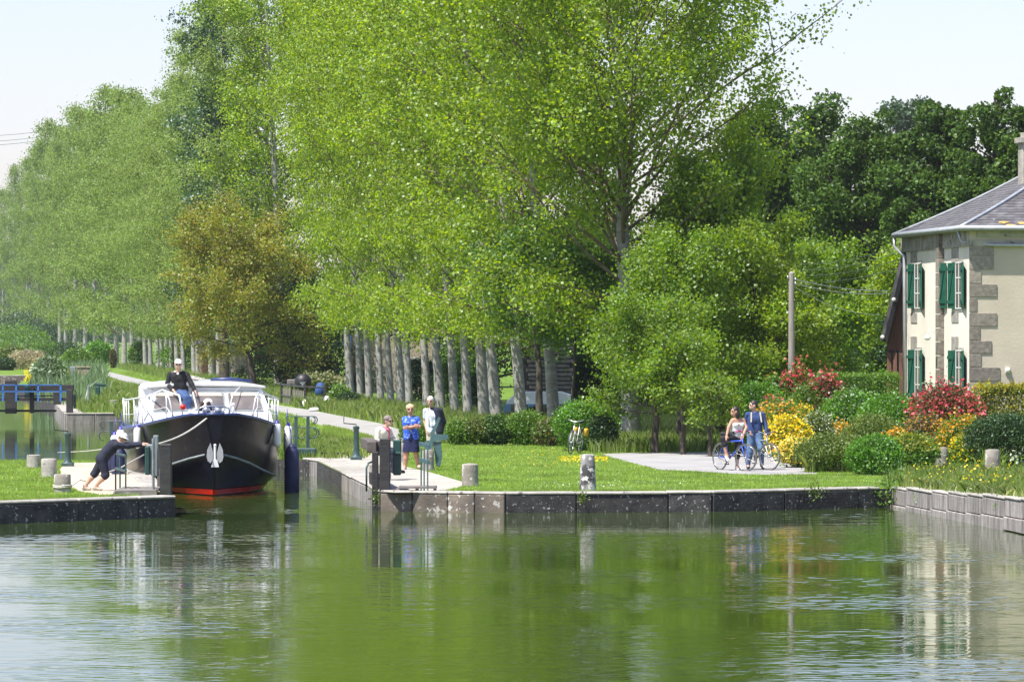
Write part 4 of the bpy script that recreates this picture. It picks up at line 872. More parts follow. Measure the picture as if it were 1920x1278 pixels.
# roof: hip, slate courses as small steps
ov = .34; apx = 4.7
def roof_face(name, a, b_, c, d, n=30, m='slate'):
    """a,b eave points; c,d ridge points above b,a ; bell-cast profile near the eave"""
    a, b_, c, d = map(Vector, (a, b_, c, d)); mb = MB(); r = random.Random(3)
    for i in range(n):
        t0, t1 = i / n, (i + 1) / n
        bell = lambda t: .16 * math.sin(math.pi * min(1, t * 1.0)) * -1
        def pt(l, rgt, t): p = l.lerp(rgt, t); p.z += bell(t); return p
        l0, l1, r0, r1 = pt(a, d, t0), pt(a, d, t1), pt(b_, c, t0), pt(b_, c, t1)
        W_ = (r0 - l0).length; k = max(1, int(W_ / .24)); lift = Vector((0, 0, .014))
        for j in range(k):
            u0 = (j + (.5 if i % 2 else 0) * (j > 0)) / k; u1 = min(1, (j + 1 + (.5 if i % 2 else 0)) / k) if j < k - 1 else 1
            u0 += 0 if j == 0 else 0; e = .004 / max(W_, .1)
            p0 = l0.lerp(r0, u0 + e); p1 = l0.lerp(r0, u1 - e); p2 = l1.lerp(r1, u1 - e); p3 = l1.lerp(r1, u0 + e)
            j_ = Vector((0, 0, r.uniform(0, .006)))
            mb.add([p0 + lift + j_, p1 + lift + j_, p2, p3, p0 - Vector((0, 0, .01)), p1 - Vector((0, 0, .01))], [(0, 1, 2, 3), (4, 5, 1, 0)])
        mb.add([l0 - Vector((0, 0, .03)), r0 - Vector((0, 0, .03)), r1 - Vector((0, 0, .03)), l1 - Vector((0, 0, .03))], [(0, 1, 2, 3)])
    return mb
E0, E1, E2, E3 = (-ov, -ov, EZ), (-ov, LF + ov, EZ), (RF + ov, LF + ov, EZ), (RF + ov, -ov, EZ)
RZ = 9.1; A1 = (apx, apx, RZ); A2 = (RF - apx, LF - apx, RZ)
rf = empty('roof', parent=None) if False else None
rm = MB()
for f4 in ((E0, E1, A1, A1), (E3, E0, A1, A2), (E1, E2, A2, A1), (E2, E3, A2, A2)):
    m_ = roof_face('r', *[f4[0], f4[1], f4[2], f4[3]]); base = len(rm.v); rm.v += m_.v; rm.f += [tuple(base + i for i in f) for f in m_.f]; rm.m += m_.m
roof = rm.build('roof', M['slate'], house, fix=False)
q = MB()
def bellline(a, b_):
    a, b_ = Vector(a), Vector(b_); return [a.lerp(b_, i / 12) + Vector((0, 0, -.16 * math.sin(math.pi * i / 12) + .03)) for i in range(13)]
for a, b_ in ((E0, A1), (E1, A1), (E3, A2), (E2, A2)): q.tube(bellline(a, b_), .045, 6)
q.build('hip_flashing', M['zinc'], roof, smooth='all')
q = MB(); q.box((RF / 2, LF / 2, EZ - .06), (RF + 2 * ov - .06, LF + 2 * ov - .06, .05)); q.build('soffit', M['stone_cap'], roof)
q = MB(); q.tube([E1, E0, E3], .075, 8); q.tube([(-ov + .05, .25, EZ - .05), (-.18, .28, EZ - .38), (.6, -.10, EZ - .47), (4, -.10, EZ - .50)], .045, 8)
q.tube([(-ov, LF + .2, EZ - .08), (-ov, LF + .2, EZ - .34), (-.10, LF - .1, EZ - .62), (-.08, LF - .1, 0)], .05, 8); q.build('gutter', M['zinc'], house, smooth='all')
q = MB(); cx = 2.78; q.box((cx, 4.4, 8.1), (.62, .62, 1.7), ch=.01); q.box((cx, 4.4, 8.97), (.80, .80, .16), ch=.01); q.box((cx, 4.4, 9.1), (.5, .5, .2), ch=.01); q.build('chimney', M['stone_cap'], house)
q = MB()
for (u, v, sx) in ((.16, .10, .5), (.30, .12, .3), (.22, .45, .35), (.4, .5, .3), (.55, .2, .3)):
    pass
M['lichen'] = mat('lichen', (.55, .27, .03), .9, (.42, .33, .12), 20)
rr = random.Random(9)
for (u, v) in ((.14, .05), (.19, .06), (.09, .06), (.23, .33), (.12, .02)):
    p = Vector(E0).lerp(Vector(E3), u).lerp(Vector(A1).lerp(Vector(A2), u), v); p.z += -.16 * math.sin(math.pi * v) + .03
    n = 9; vs = [p + Vector((math.cos(6.283 * i / n) * rr.uniform(.08, .2), math.sin(6.283 * i / n) * rr.uniform(.04, .10), 0)) for i in range(n)]
    for v_ in vs: v_.z += (v_.y - p.y) * .55
    q.add(vs, [tuple(range(n))])
if q.v: q.build('lichen', M['lichen'], roof)
# ------------------------------------------------------------------ lean-to barn at the left end of the house
BD = 129.6
barn = empty('barn', (0, 0, 0), label='brown timber lean-to barn joined to the far end of the cream house', cat='barn')
def BP(px, py, d=0): p = P(px, py, BD); p.y += d; return p
face = [BP(1663, 850), BP(1663, 633), BP(1700, 470), BP(1700, 850)]
q = MB(); q.prism(face, (.7, 5, 0)); q.build('wall', M['barnwood'], barn)
q = MB()
for k in range(12):
    px = 1664.5 + k * 3.05; q.box(BP(px, 0).to_tuple()[:1] + (BD - .012, (Z(850, BD) + max(0, 0)) + (Z(633 - (px - 1663) * 4.35, BD) - Z(850, BD)) / 2), (.012, .02, Z(640 - (px - 1663) * 4.3, BD) - Z(850, BD)))
q.build('battens', M['barnwood'], barn)
q = MB()
for a, b_ in ((1667, 1676.5), (1680, 1688), (1690, 1697)):
    q.box(((X(a, BD) + X(b_, BD)) / 2, BD - .02, (Z(656, BD) + 0) / 2), (X(b_, BD) - X(a, BD), .05, Z(656, BD)))
q.build('opening_shade', M['black'], barn)  # black panels painting the shade inside the barn doorways
q = MB()
for a in (1667, 1677.5, 1689, 1699): q.box((X(a, BD), BD - .06, 1.3), (.12, .06, 2.9))
q.build('door_post', M['barnwood'], barn)
q = MB(); a = BP(1656, 640); b_ = BP(1703, 448); d = (b_ - a); nn = Vector((-d.z, 0, d.x)).normalized() * .12; o_ = Vector((0, -.25, 0))
q.prism([a + o_, b_ + o_, b_ + nn + o_, a + nn + o_], (.78, 5.6, 0)); q.build('roof', M['slate'], barn)
q = MB(); q.prism([a + o_ * 1.1 - nn * .9, b_ + o_ * 1.1 - nn * .9, b_ + nn * .2 + o_ * 1.1, a + nn * .2 + o_ * 1.1], (0, .03, 0)); q.build('barge_board', M['black'], barn)
q = MB(); q.ball(BP(1653, 632, -.3), .07, 10); q.ball(BP(1674, 562, -.35), .07, 10); q.build('insulator', M['white'], barn, smooth='all')
# ------------------------------------------------------------------ utility pole and wires
D = 124; x = X(1484, D); pole = empty('utility_pole', (x, D, 0), label='weathered round wooden utility pole rising behind the red shrub', cat='pole')
q = MB(); h = Z(512, D); q.tube([(0, 0, -.2), (0, 0, h * .5), (0, 0, h)], [.105, .095, .08], 14); q.tube([(0, 0, h), (0, 0, h + .06)], [.08, .02], 14); q.build('post', M['pole'], pole, smooth=True)
q = MB()
for sx, zz in ((-.11, h - .12), (.11, h - .18), (.11, h - .30)): q.ball((sx, -.05, zz), (.035, .035, .05), 8)
q.build('insulator', M['chrome'], pole, smooth='all')
def wire(lab, a, b_, sag, r=.009):
    a, b_ = Vector(a), Vector(b_); pts = [a.lerp(b_, i / 20) - Vector((0, 0, sag * 4 * (i / 20) * (1 - i / 20))) for i in range(21)]
    q = MB(); q.tube(pts, r, 5); o = q.build('overhead_wire', M['chrome'], smooth='all'); setp(o, lab, 'wire', 'overhead wires by the barn'); return o
pt = Vector((x + .11, D - .05, h - .18))
wire('pair wire from the pole top down to the barn roof, upper strand', pt, P(1672, 545, 129), .10, .012)
wire('pair wire from the pole top down to the barn roof, lower strand', pt - Vector((0, 0, .12)), P(1672, 549, 129), .13, .012)
wire('low thin wire ending at the insulator on the barn roof', pt - Vector((.2, 0, .1)), P(1657, 590, 129), .25, .008)
for k, (ya, yb, nm) in enumerate(((492, 460, 'highest'), (504, 470, 'second'), (513, 484, 'third'), (524, 500, 'lowest'))):
    wire(f'{nm} of four thin wires crossing before the dark oaks to the house', P(1440, ya, 140), P(1692, yb, 131), .25, .008)
for k, (ya, yb, nm) in enumerate(((240, 247, 'top'), (252, 257, 'middle'), (260, 264, 'bottom'))):
    wire(f'faint {nm} power line crossing the sky at the left border', P(-300, ya - 8, 1000), P(75, yb, 1050), 2, .06)
# ------------------------------------------------------------------ stone house, log barn and caravan behind the poplars
D = 236; sh = empty('stone_house', (X(730, D), D, 0), label='old stone house glimpsed behind the pale poplar trunks', cat='house')
w = X(800, D) - X(640, D)
q = MB(); q.box((0, 2.5, 2.9), (w, 5, 6)); q.build('wall', M['rubble'], sh)
q = MB(); q.prism([(-w / 2 - .3, -.4, 5.7), (-w / 2 - .3, 2.5, 8.2), (-w / 2 - .3, 5.4, 5.7)], (w + .6, 0, 0)); q.build('roof', M['slate'], sh)
for wx, wz in ((-1.5, 4.3), (1.2, 4.3), (1.3, 1.4)):
    q = MB(); q.box((wx, -.03, wz), (.9, .08, 1.2)); f_ = q.build('window', M['stone_cap'], sh); q = MB(); q.box((wx, -.08, wz), (.7, .03, 1.0)); q.build('pane', M['glass'], f_)
q = MB(); q.box((-1.5, -.05, 1.0), (.9, .06, 2)); q.build('door', M['barnwood'], sh)
q = MB()
q.box((-w / 2 - .03, -.05, 1.7), (.12, .1, 3.4)); q.build('drainpipe', M['blue_paint'], sh)
D = 300; st = empty('stone_house', (X(418, D), D, 0), label='buff farm building glimpsed between the slender trunks beyond the boat', cat='house')
q = MB(); q.box((0, 2, 1.3), (3.6, 4, 2.6)); q.build('wall', M['rubble'], st)
q = MB(); q.prism([(-2, -.3, 2.5), (-2, 2, 3.8), (-2, 4.3, 2.5)], (4, 0, 0)); q.build('roof', M['slate'], st)
q = MB(); q.box((-1, -.03, .95), (1.0, .06, 1.9)); q.build('door', M['barnwood'], st)
D = 168; lb = empty('log_shed', (X(1020, D), D, 0), label='dark shed with stacked grey boards behind the trunks and caravan', cat='shed')
w = X(1075, D) - X(975, D); q = MB(); q.box((0, 1.5, 1.9), (w, 3, 3.8)); q.build('wall', M['blackwood'], lb)
q = MB(); r_ = random.Random(4)
for k in range(17): q.box((r_.uniform(-.05, .05) + .2, -.07 - r_.uniform(0, .05), .35 + k * .17), (w - r_.uniform(.2, .5), .12, .13), ch=.01)
q.build('boards', M['plank'], lb)
q = MB(); q.prism([(-w / 2 - .2, -.4, 3.6), (-w / 2 - .2, 3.4, 4.3), (-w / 2 - .2, 3.4, 4.4), (-w / 2 - .2, -.4, 3.7)], (w + .4, 0, 0)); q.build('roof', M['slate'], lb)
# caravan
D = 156; cv = empty('caravan', (X(1017, D), D, 0), label='old white caravan with a blue lower band behind the poplar trunks', cat='caravan')
s = F / D; w = 145 / s; z1 = Z(735, D)
prof = [(-w / 2, .55), (-w / 2, z1 - .75), (-w / 2 + .12, z1 - .35), (-w / 2 + .4, z1 - .1), (-w / 2 + .8, z1), (w / 2 - .7, z1), (w / 2 - .3, z1 - .12), (w / 2 - .08, z1 - .45), (w / 2, z1 - .8), (w / 2, .55)]
M['caravan'] = mat('caravan', (.80, .83, .85), .4, (.86, .88, .89), 2); M['caravan_blue'] = mat('caravan_blue', (.14, .32, .52), .45, (.19, .38, .58), 3)  # whiter body paint: sunlight on the caravan is put into its colour
q = MB(); q.prism([(a, 0, b_) for a, b_ in prof], (0, 2.1, 0)); q.build('body', M['caravan'], cv)
q = MB(); q.box((0, -.012, Z(765, D)), (w - .02, .03, 16 / s)); q.build('blue_band', M['caravan_blue'], cv)
for k in range(3):
    q = MB(); q.box((-w * .30 + k * w * .3, -.03, z1 - .62), (.62, .03, .36), ch=.008); q.build('window', M['glass'], cv)
for sx in (-.35, .35):
    q = MB(); q.cyl((sx, -.05, .33), (sx, .15, .33), .33, n=18); q.build('wheel', M['rubber'], cv, smooth=True)
q = MB(); q.box((0, 1.05, .45), (w * .96, 1.7, .1)); q.tube([(w / 2, .7, .45), (w / 2 + .9, 1.05, .45), (w / 2, 1.4, .45)], .04, 6); q.build('chassis', M['black'], cv)
# ------------------------------------------------------------------ rail fence and garden things by the towpath
fence = empty('rail_fence', (0, 0, 0), label='dark low wooden rail fence along the towpath beyond the boat', cat='fence')
fp = [(532, 744), (551, 748), (573, 762), (609, 762), (633, 759)]
fp = [(528, 757), (547, 760), (572, 764), (609, 765), (640, 762)]
pp_ = []
for i, (px, py) in enumerate(fp):
    a = G(px, py); pp_.append(a); q = MB(); q.box((a.x, a.y, .50), (.11, .11, 1.04), ch=.01); q.build('post', M['blackwood'], fence)
for zz in (.92, .40):
    q = MB()
    for a, b_ in zip(pp_[:-1], pp_[1:]): q.cyl(a + Vector((0, 0, zz)), b_ + Vector((0, 0, zz)), .045, n=6)
    q.build('rail', M['blackwood'], fence)
for k in range(14):
    a = pp_[0].lerp(pp_[2], k / 14); q = MB(); q.box((a.x, a.y, .38), (.05, .03, .72)); q.build('picket', M['pole'], fence)
a = G(562, 760); a.y += 3
bar = empty('barbecue', (a.x, a.y, 0), label='black round-lidded barbecue standing behind the rail fence', cat='barbecue')
q = MB(); q.ball((0, 0, 1.05), (.40, .38, .40), 16); q.build('lid', M['black'], bar, smooth='all'); 
q = MB(); q.prism([(-.15, -.4, 1.05), (.15, -.4, 1.05), (0, -.4, .85)], (0, -.02, 0)); q.build('badge', M['grey_steel'], bar)
for sx in (-.2, .2):
    q = MB(); q.cyl((sx * .6, 0, .75), (sx * 1.3, 0, 0), .03, n=6); q.build('leg', M['barnwood'], bar)
a = G(541, 758); a.y += 4
tb = empty('garden_table', (a.x, a.y, 0), label='worn wooden table with a barrel top left of the barbecue', cat='table')
q = MB(); q.box((0, 0, 1.0), (.55, .5, .24), ch=.03); q.build('top', M['plank'], tb)
for sx, sy in ((-.25, -.2), (.25, -.2), (-.25, .2), (.25, .2)):
    q = MB(); q.cyl((sx, sy, .9), (sx * 1.1, sy, 0), .03, n=6); q.build('leg', M['plank'], tb)
a = G(597, 762); a.y += 2
q = MB(); q.lathe((0, 0, 0), [(.16, 0), (.26, .12), (.24, .4), (.15, .55), (.06, .62)], 14); o = q.build('blue_sack', mat('sack_blue', (.015, .05, .18), .8, (.03, .09, .26), 9), smooth='all'); o.location = (a.x, a.y, .45); setp(o, 'blue sack resting on the garden stack behind the fence', 'sack')
for px, py, w_, h_, nm, lab in ((590, 765, .34, .34, 'garden_pot', 'white rounded garden pot under the blue sack'), (612, 766, .20, .55, 'garden_ornament', 'white upright ornament beside the fence post'), (590, 771, .3, .16, 'garden_pot', 'low white bowl lying in front of the rail fence'), (570, 766, .12, .4, 'garden_ornament', 'small white ornament left of the corner fence post')):
    a = G(px, py); q = MB(); q.lathe((0, 0, 0), [(w_ * .7, 0), (w_, h_ * .35), (w_ * .8, h_ * .75), (w_ * .35, h_)], 14); o = q.build(nm, M['white'], smooth='all'); o.location = (a.x, a.y + .5, 0); setp(o, lab, 'pot' if 'pot' in nm else 'ornament')
a = G(588, 764); q = MB(); q.box((0, 0, .22), (1.1, .5, .44), ch=.03); o = q.build('garden_stack', M['plank']); o.location = (a.x, a.y + 2.2, 0); setp(o, 'low wooden crate carrying the blue sack behind the fence', 'crate')
q = MB(); a = G(650, 745, 0); q.tube([(a.x, a.y, 0), (a.x, a.y, 3.2)], .05, 8); q.tube([(a.x + .18, a.y, 0), (a.x + .18, a.y, 3.2)], .05, 8)
for k in range(10): q.tube([(a.x, a.y, .3 + k * .3), (a.x + .18, a.y, .3 + k * .3)], .02, 5)
o = q.build('ladder', M['blue_paint']); setp(o, 'narrow blue ladder standing at the stone house corner', 'ladder')
# ------------------------------------------------------------------ motor cruiser leaving the lock
BO = Vector((-6.86, 98.4, WZ)); boat = empty('motor_cruiser', BO, .125, label='black-hulled steel cruiser with white cabin and red waterline stripe leaving the lock', cat='boat'); boat.scale = (1.05, 1, 1)
# stations: aft distance, deck half beam, deck z, chine hb, chine z, waterline hb (z .14), z0 hb, keel
ST = [(-.05, .20, 1.86, .05, .98, .02), (.12, .50, 1.85, .20, .95, .06), (.55, .82, 1.78, .50, .86, .26), (1.1, 1.10, 1.70, .82, .73, .55), (1.9, 1.38, 1.60, 1.15, .55, .92), (3.0, 1.62, 1.50, 1.46, .40, 1.25), (4.5, 1.75, 1.44, 1.64, .33, 1.46),
      (7.0, 1.78, 1.40, 1.69, .32, 1.54), (9.6, 1.72, 1.40, 1.62, .34, 1.48), (10.2, 1.66, 1.42, 1.56, .36, 1.42)]
def side(sx):
    rows = []
    for a, db, dz, cb, cz, wb in ST:
        rake = max(0, .5 - a) * 0
        rows.append([(sx * (db + .02), a, dz + .02), (sx * db, a, dz), (sx * (cb + (db - cb) * .5), a, cz + (dz - cz) * .5), (sx * cb, a, cz), (sx * (wb + (cb - wb) * .45), a + .04, cz * .5 + .06), (sx * wb, a + .10, .16), (sx * wb * .93, a + .14, .0), (sx * wb * .5, a + .2, -.4)])
    return rows
q = MB()
for sx in (-1, 1):
    r = side(sx); n = len(r[0]); base = [v for row in r for v in row]
    q.add(base, [(i * n + j, i * n + j + 1, (i + 1) * n + j + 1, (i + 1) * n + j) for i in range(len(r) - 1) for j in range(n - 1)])
l, r = side(-1), side(1); n = len(l[0])
for row in (0, -1): q.add(l[row] + r[row], [(j, j + 1, n + j + 1, n + j) for j in range(n - 1)])
bm = bmesh.new(); 
o = q.build('hull', M['hull'], boat)
bm.from_mesh(o.data); bmesh.ops.remove_doubles(bm, verts=bm.verts[:], dist=.002); bmesh.ops.recalc_face_normals(bm, faces=bm.faces[:]); bm.to_mesh(o.data); bm.free()
o.data.polygons.foreach_set('use_smooth', [True] * len(o.data.polygons))
try: o.data.set_sharp_from_angle(angle=R_(24))
except Exception: pass
# red boot stripe
q = MB()
for sx in (-1, 1):
    vs = []
    for a, db, dz, cb, cz, wb in ST:
        k1 = wb + .006; vs += [(sx * (k1 * .99 + .012), a + .085 - .012, .15), (sx * (k1 * .93 + .012), a + .13 - .012, .03)]
    q.add(vs, [(2 * i, 2 * i + 1, 2 * i + 3, 2 * i + 2) for i in range(len(ST) - 1)])
a0 = [(-1 * (ST[0][5] + .02), .02, .15), ((ST[0][5] + .02), .02, .15), ((ST[0][5] + .02), .06, .03), (-(ST[0][5] + .02), .06, .03)]
q.add(a0, [(0, 1, 2, 3)]); q.build('boot_stripe', M['redp'], boat)
# rubbing strake along the chine
q = MB()
for sx in (-1, 1): q.tube([(sx * (cb + .01), a - .01, cz) for a, db, dz, cb, cz, wb in ST[1:]], .028, 6)
q.build('chine_strake', M['grey_steel'], boat, smooth='all')
# deck edge rail cap
q = MB()
for sx in (-1, 1): q.tube([(sx * (db + .01), a, dz + .03) for a, db, dz, cb, cz, wb in ST], .04, 6)
q.tube([(-ST[0][1], -.05, 1.89), (ST[0][1], -.05, 1.89)], .04, 6)
M['navy_gl'] = mat('navy_gl', (.02, .035, .12), .35, (.03, .05, .15), 5); q.build('gunwale', M['navy_gl'], boat, smooth='all')
# decks
q = MB(); vs = []
for a, db, dz, cb, cz, wb in ST: vs += [(-db, a, dz + .015), (0, a, dz + .05), (db, a, dz + .015)]
q.add(vs, [(3 * i + k, 3 * i + k + 1, 3 * i + k + 4, 3 * i + k + 3) for i in range(len(ST) - 1) for k in (0, 1)]); q.build('deck', M['navy_gl'], boat)
q = MB(); q.add([(-.95, 1.35, 1.66), (.95, 1.35, 1.66), (1.42, 3.3, 1.56), (-1.42, 3.3, 1.56), (-.80, 1.6, 1.84), (.80, 1.6, 1.84), (1.30, 3.3, 1.86), (-1.30, 3.3, 1.86)], [(4, 5, 6, 7), (0, 1, 5, 4), (1, 2, 6, 5), (3, 0, 4, 7)]); q.build('fore_cabin', M['gel'], boat)
# superstructure
def ring(a, hb0, hb1, z0, z1): return [(-hb0, a, z0), (hb0, a, z0), (hb1, a + .0, z1), (-hb1, a, z1)]
q = MB(); A_ = ring(2.55, 1.50, 1.34, 1.50, 2.02); B_ = ring(3.0, 1.34, 1.22, 2.02, 2.50); C_ = ring(8.2, 1.52, 1.26, 1.42, 2.48)
fl = A_[0], A_[1], (1.40, 2.72, 1.90), (1.22, 3.12, 2.47), (-1.22, 3.12, 2.47), (-1.40, 2.72, 1.90)
bl = (-1.52, 8.2, 1.42), (1.52, 8.2, 1.42), (1.46, 8.2, 1.90), (1.26, 8.2, 2.47), (-1.26, 8.2, 2.47), (-1.46, 8.2, 1.90)
q.add(list(fl) + list(bl), [(0, 1, 2, 5), (5, 2, 3, 4), (1, 7, 8, 2), (2, 8, 9, 3), (0, 5, 11, 6), (5, 4, 10, 11), (3, 9, 10, 4), (6, 11, 8, 7), (11, 10, 9, 8)])
q.build('cabin', M['gel'], boat)
# cambered roof
q = MB(); k = 12; vs = []
for a in (2.98, 3.05, 8.35):
    e = .04 if a < 3 else 0
    for i in range(k + 1):
        t = -1 + 2 * i / k; vs.append((t * (1.33 - e), a, 2.50 + .11 * (1 - t * t)))
    for i in range(k, -1, -1):
        t = -1 + 2 * i / k; vs.append((t * (1.33 - e), a, 2.44 + .05 * (1 - t * t) + e))
m_ = 2 * (k + 1)
q.add(vs, [(r_ * m_ + i, r_ * m_ + (i + 1) % m_, (r_ + 1) * m_ + (i + 1) % m_, (r_ + 1) * m_ + i) for r_ in (0, 1) for i in range(m_)] + [tuple(range(m_)), tuple(range(3 * m_ - 1, 2 * m_ - 1, -1))])
q.build('cabin_roof', M['gel'], boat, smooth=True)
# windscreen panes on the raked front: plane through (z 1.90, a 2.72) - (z 2.47, a 3.12)
def wf(x, z): return (x, 2.72 + (z - 1.90) * .702 - .02, z + 0)
def pane(x0, x1, x0t, x1t, z0, z1, name='windscreen'):
    q = MB(); c = .05
    o_ = [wf(x0 - .03, z0 - .03), wf(x1 + .03, z0 - .03), wf(x1t + .03, z1 + .03), wf(x0t - .03, z1 + .03)]
    q.prism(o_, (0, -.012, 0)); f_ = q.build(name, M['grey_steel'], boat)
    q = MB(); pts = [wf(x0 + c, z0), wf(x1 - c, z0), wf(x1, z0 + c), wf(x1t, z1 - c), wf(x1t - c, z1), wf(x0t + c, z1), wf(x0t, z1 - c), wf(x0, z0 + c)]
    q.prism([(a, b_ - .014, c_) for a, b_, c_ in pts], (0, -.008, 0)); q.build('pane', M['glass'], f_)
    q = MB(); q.prism([wf(x0 + .02, z1 - .09), wf(x1 - .02, z1 - .09), wf(x1t - .05, z1 - .01), wf(x0t + .05, z1 - .01)], (0, -.03, 0)); q.v = [(a, b_ - .01, c_) for a, b_, c_ in q.v]; q.build('blind', M['plaster2'], f_)
pane(-.36, .36, -.34, .34, 1.98, 2.36); pane(.50, 1.22, .47, 1.12, 1.95, 2.36); pane(-1.22, -.50, -1.12, -.47, 1.95, 2.36)
for sx in (-1, 1):
    for a in (3.6, 5.2, 6.8):
        q = MB(); p_ = [(sx * 1.46, a, 1.98), (sx * 1.46, a + 1.1, 1.98), (sx * 1.30, a + 1.1, 2.34), (sx * 1.30, a, 2.34)]
        q.prism(p_, (sx * .02, 0, .005)); q.build('side_window', M['glass'], boat)
# roof clutter: rolled navy awning, coiled rope, tender hump
q = MB(); q.tube([(.15, 4.6, 2.64), (.6, 4.6, 2.65), (1.1, 4.6, 2.60)], [.03, .045, .03], 8); q.build('awning_roll', M['navy_gl'], boat, smooth='all')
q = MB()
rr = random.Random(8)
for k in range(7):
    c = Vector((-.42 + rr.uniform(-.12, .12), 3.7 + rr.uniform(-.1, .1), 2.64 + k * .012)); q.tube([c + Vector((math.cos(t / 14 * 6.283) * (.30 - k * .015), math.sin(t / 14 * 6.283) * .2, .02 * math.sin(t * 1.7 + k))) for t in range(14)], .018, 5, closed=True)
q.build('rope_coil', M['rope'], boat, smooth='all')
q = MB(); q.box((-1.42, 3.1, 2.06), (.26, .3, .95), ch=.05); q.cyl((-1.42, 2.94, 2.5), (-1.42, 2.9, 2.5), .07, n=12); q.build('locker', M['gel'], boat)
# searchlight cowl and windlass at the bow
q = MB(); q.tube([(-.34 + .34 * 0, .25, 1.88), (-.33, .25, 2.02), (-.2, .25, 2.07), (.2, .25, 2.07), (.33, .25, 2.02), (.34, .25, 1.88)], .022, 7); q.build('bow_hoop', M['chrome'], boat, smooth='all')
q = MB(); q.ball((-.16, .4, 1.98), (.09, .09, .09), 12); q.ball((.10, .42, 1.97), (.09, .08, .08), 12); q.box((0, .48, 1.91), (.5, .2, .1), ch=.02); q.build('windlass', M['chrome'], boat, smooth=True)
q = MB(); q.tube([(.5, 1.6, 1.86), (.5, 1.6, 2.05)], .03, 8); q.ball((.5, 1.6, 2.08), .05, 8); q.build('vent', M['gel'], boat, smooth='all')
q = MB(); q.tube([(.25, 1.7, 1.86), (.25, 1.7, 1.98)], .05, 8); q.build('cleat', M['gel'], boat, smooth='all')
# anchor with two shell-like flukes on the stem
q = MB()
for sx in (-1, 1):
    out = [(sx * .10, 1.24), (sx * .17, 1.08), (sx * .185, .92), (sx * .16, .82), (sx * .10, .77), (sx * .045, .85), (sx * .04, 1.0)]
    q.prism([(x_, -.17, z_) for x_, z_ in out], (0, -.03, 0))
q.build('anchor_fluke', M['chrome'], boat)
q = MB(); q.cyl((0, -.20, .78), (0, -.20, 1.16), .028, n=8); q.prism([(-.085, -.23, .68), (.085, -.23, .68), (.045, -.23, .85), (-.045, -.23, .85)], (0, .04, 0)); q.ball((0, -.2, 1.18), .035, 8); q.build('anchor_shank', M['gel'], boat)
q = MB(); q.box((0, -.09, 1.0), (.10, .18, .5)); q.build('anchor_mount', M['hull'], boat)
# guard rails: stanchions and two lines each side, following the deck edge
def edge(a, inn=.05):
    for i in range(len(ST) - 1):
        if ST[i][0] <= a <= ST[i + 1][0]:
            t = (a - ST[i][0]) / (ST[i + 1][0] - ST[i][0]); return ST[i][1] * (1 - t) + ST[i + 1][1] * t - inn, ST[i][2] * (1 - t) + ST[i + 1][2] * t
    return ST[-1][1] - inn, ST[-1][2]
for sx in (-1, 1):
    q = MB(); A1_ = [1.0, 1.8, 2.6, 3.6, 4.8, 6.0, 7.2, 8.4, 9.6]; hs = lambda a: .62 + .10 * min(1, a / 3)
    tops = []; mids = []
    for a in A1_:
        e, z = edge(a); h_ = hs(a); p0 = Vector((sx * e, a, z)); p1 = Vector((sx * (e + .02), a, z + h_)); q.tube([p0, p1], .014, 6); tops.append(p1); mids.append(p0.lerp(p1, .5))
    e, z = edge(.75); first = Vector((sx * e, .75, z + .05)); tops = [first, first.lerp(tops[0], .55) + Vector((0, 0, .12))] + tops
    q.tube(tops, .018, 6); q.tube([first] + mids, .009, 5); q.build('guard_rail', M['rail'], boat, smooth='all')
q = MB(); q.tube([(-.62, 1.5, 1.78), (-.70, 1.6, 2.30), (-1.05, 2.3, 2.42), (-1.5, 3.3, 2.20)], .022, 7); q.tube([(-.62, 1.5, 1.78), (-.30, 1.9, 2.0), (-.35, 2.6, 2.36)], .02, 7); q.build('bow_grab_rail', M['rail'], boat, smooth='all')
q = MB(); q.tube([(.45, 2.5, 1.9), (.55, 2.7, 2.3), (.75, 3.0, 2.5)], .012, 6); q.tube([(1.1, 3.0, 2.5), (1.55, 4.0, 2.2), (1.7, 4.6, 2.1)], .015, 6); q.build('grab_rail', M['rail'], boat, smooth='all')
q = MB(); q.ball((-.62, 1.52, 2.03), (.07, .07, .07), 12); o = q.build('red_float', M['redp'], boat, smooth='all')
# fenders
def fender(x, a, z, r, L, m, capm, lab=None):
    q = MB(); pr = [(.02, -L / 2), (r * .7, -L / 2 + r * .35), (r, -L / 2 + r), (r, L / 2 - r), (r * .7, L / 2 - r * .35), (.03, L / 2)]
    q.lathe((x, a, z), pr, 14); f_ = q.build('fender', m, boat, smooth=True)
    if lab: f_['label'] = lab
    q = MB(); q.lathe((x, a, z), [(r * .72, L / 2 - r * .40), (r * .5, L / 2 - r * .1), (.03, L / 2 + .05)], 12); q.tube([(x, a, z + L / 2), (x * .985, a, z + L / 2 + .38)], .008, 5); q.build('cap', capm, f_, smooth='all')
M['purple'] = mat('purple', (.05, .04, .30), .4)
fender(-1.60, 2.5, 1.62 - .32, .085, .52, M['gel'], M['purple']); fender(-1.93, 4.0, 1.20, .095, .55, M['gel'], M['purple']); fender(-2.02, 5.4, 1.02, .095, .6, M['gel'], M['purple'])
fender(1.52, 2.2, 1.36, .095, .58, M['gel'], M['purple']); fender(1.86, 3.4, 1.26, .095, .62, M['gel'], M['purple']); fender(1.94, 4.8, 1.12, .095, .62, M['gel'], M['purple'])
for x, a, z, L in ((-1.98, 3.5, .58, .95), (-2.12, 4.6, .60, .9), (1.93, 3.3, .40, 1.35)):
    fender(x, a, z, .17, L, M['navy'], M['navy'], 'big navy fabric-covered fender')
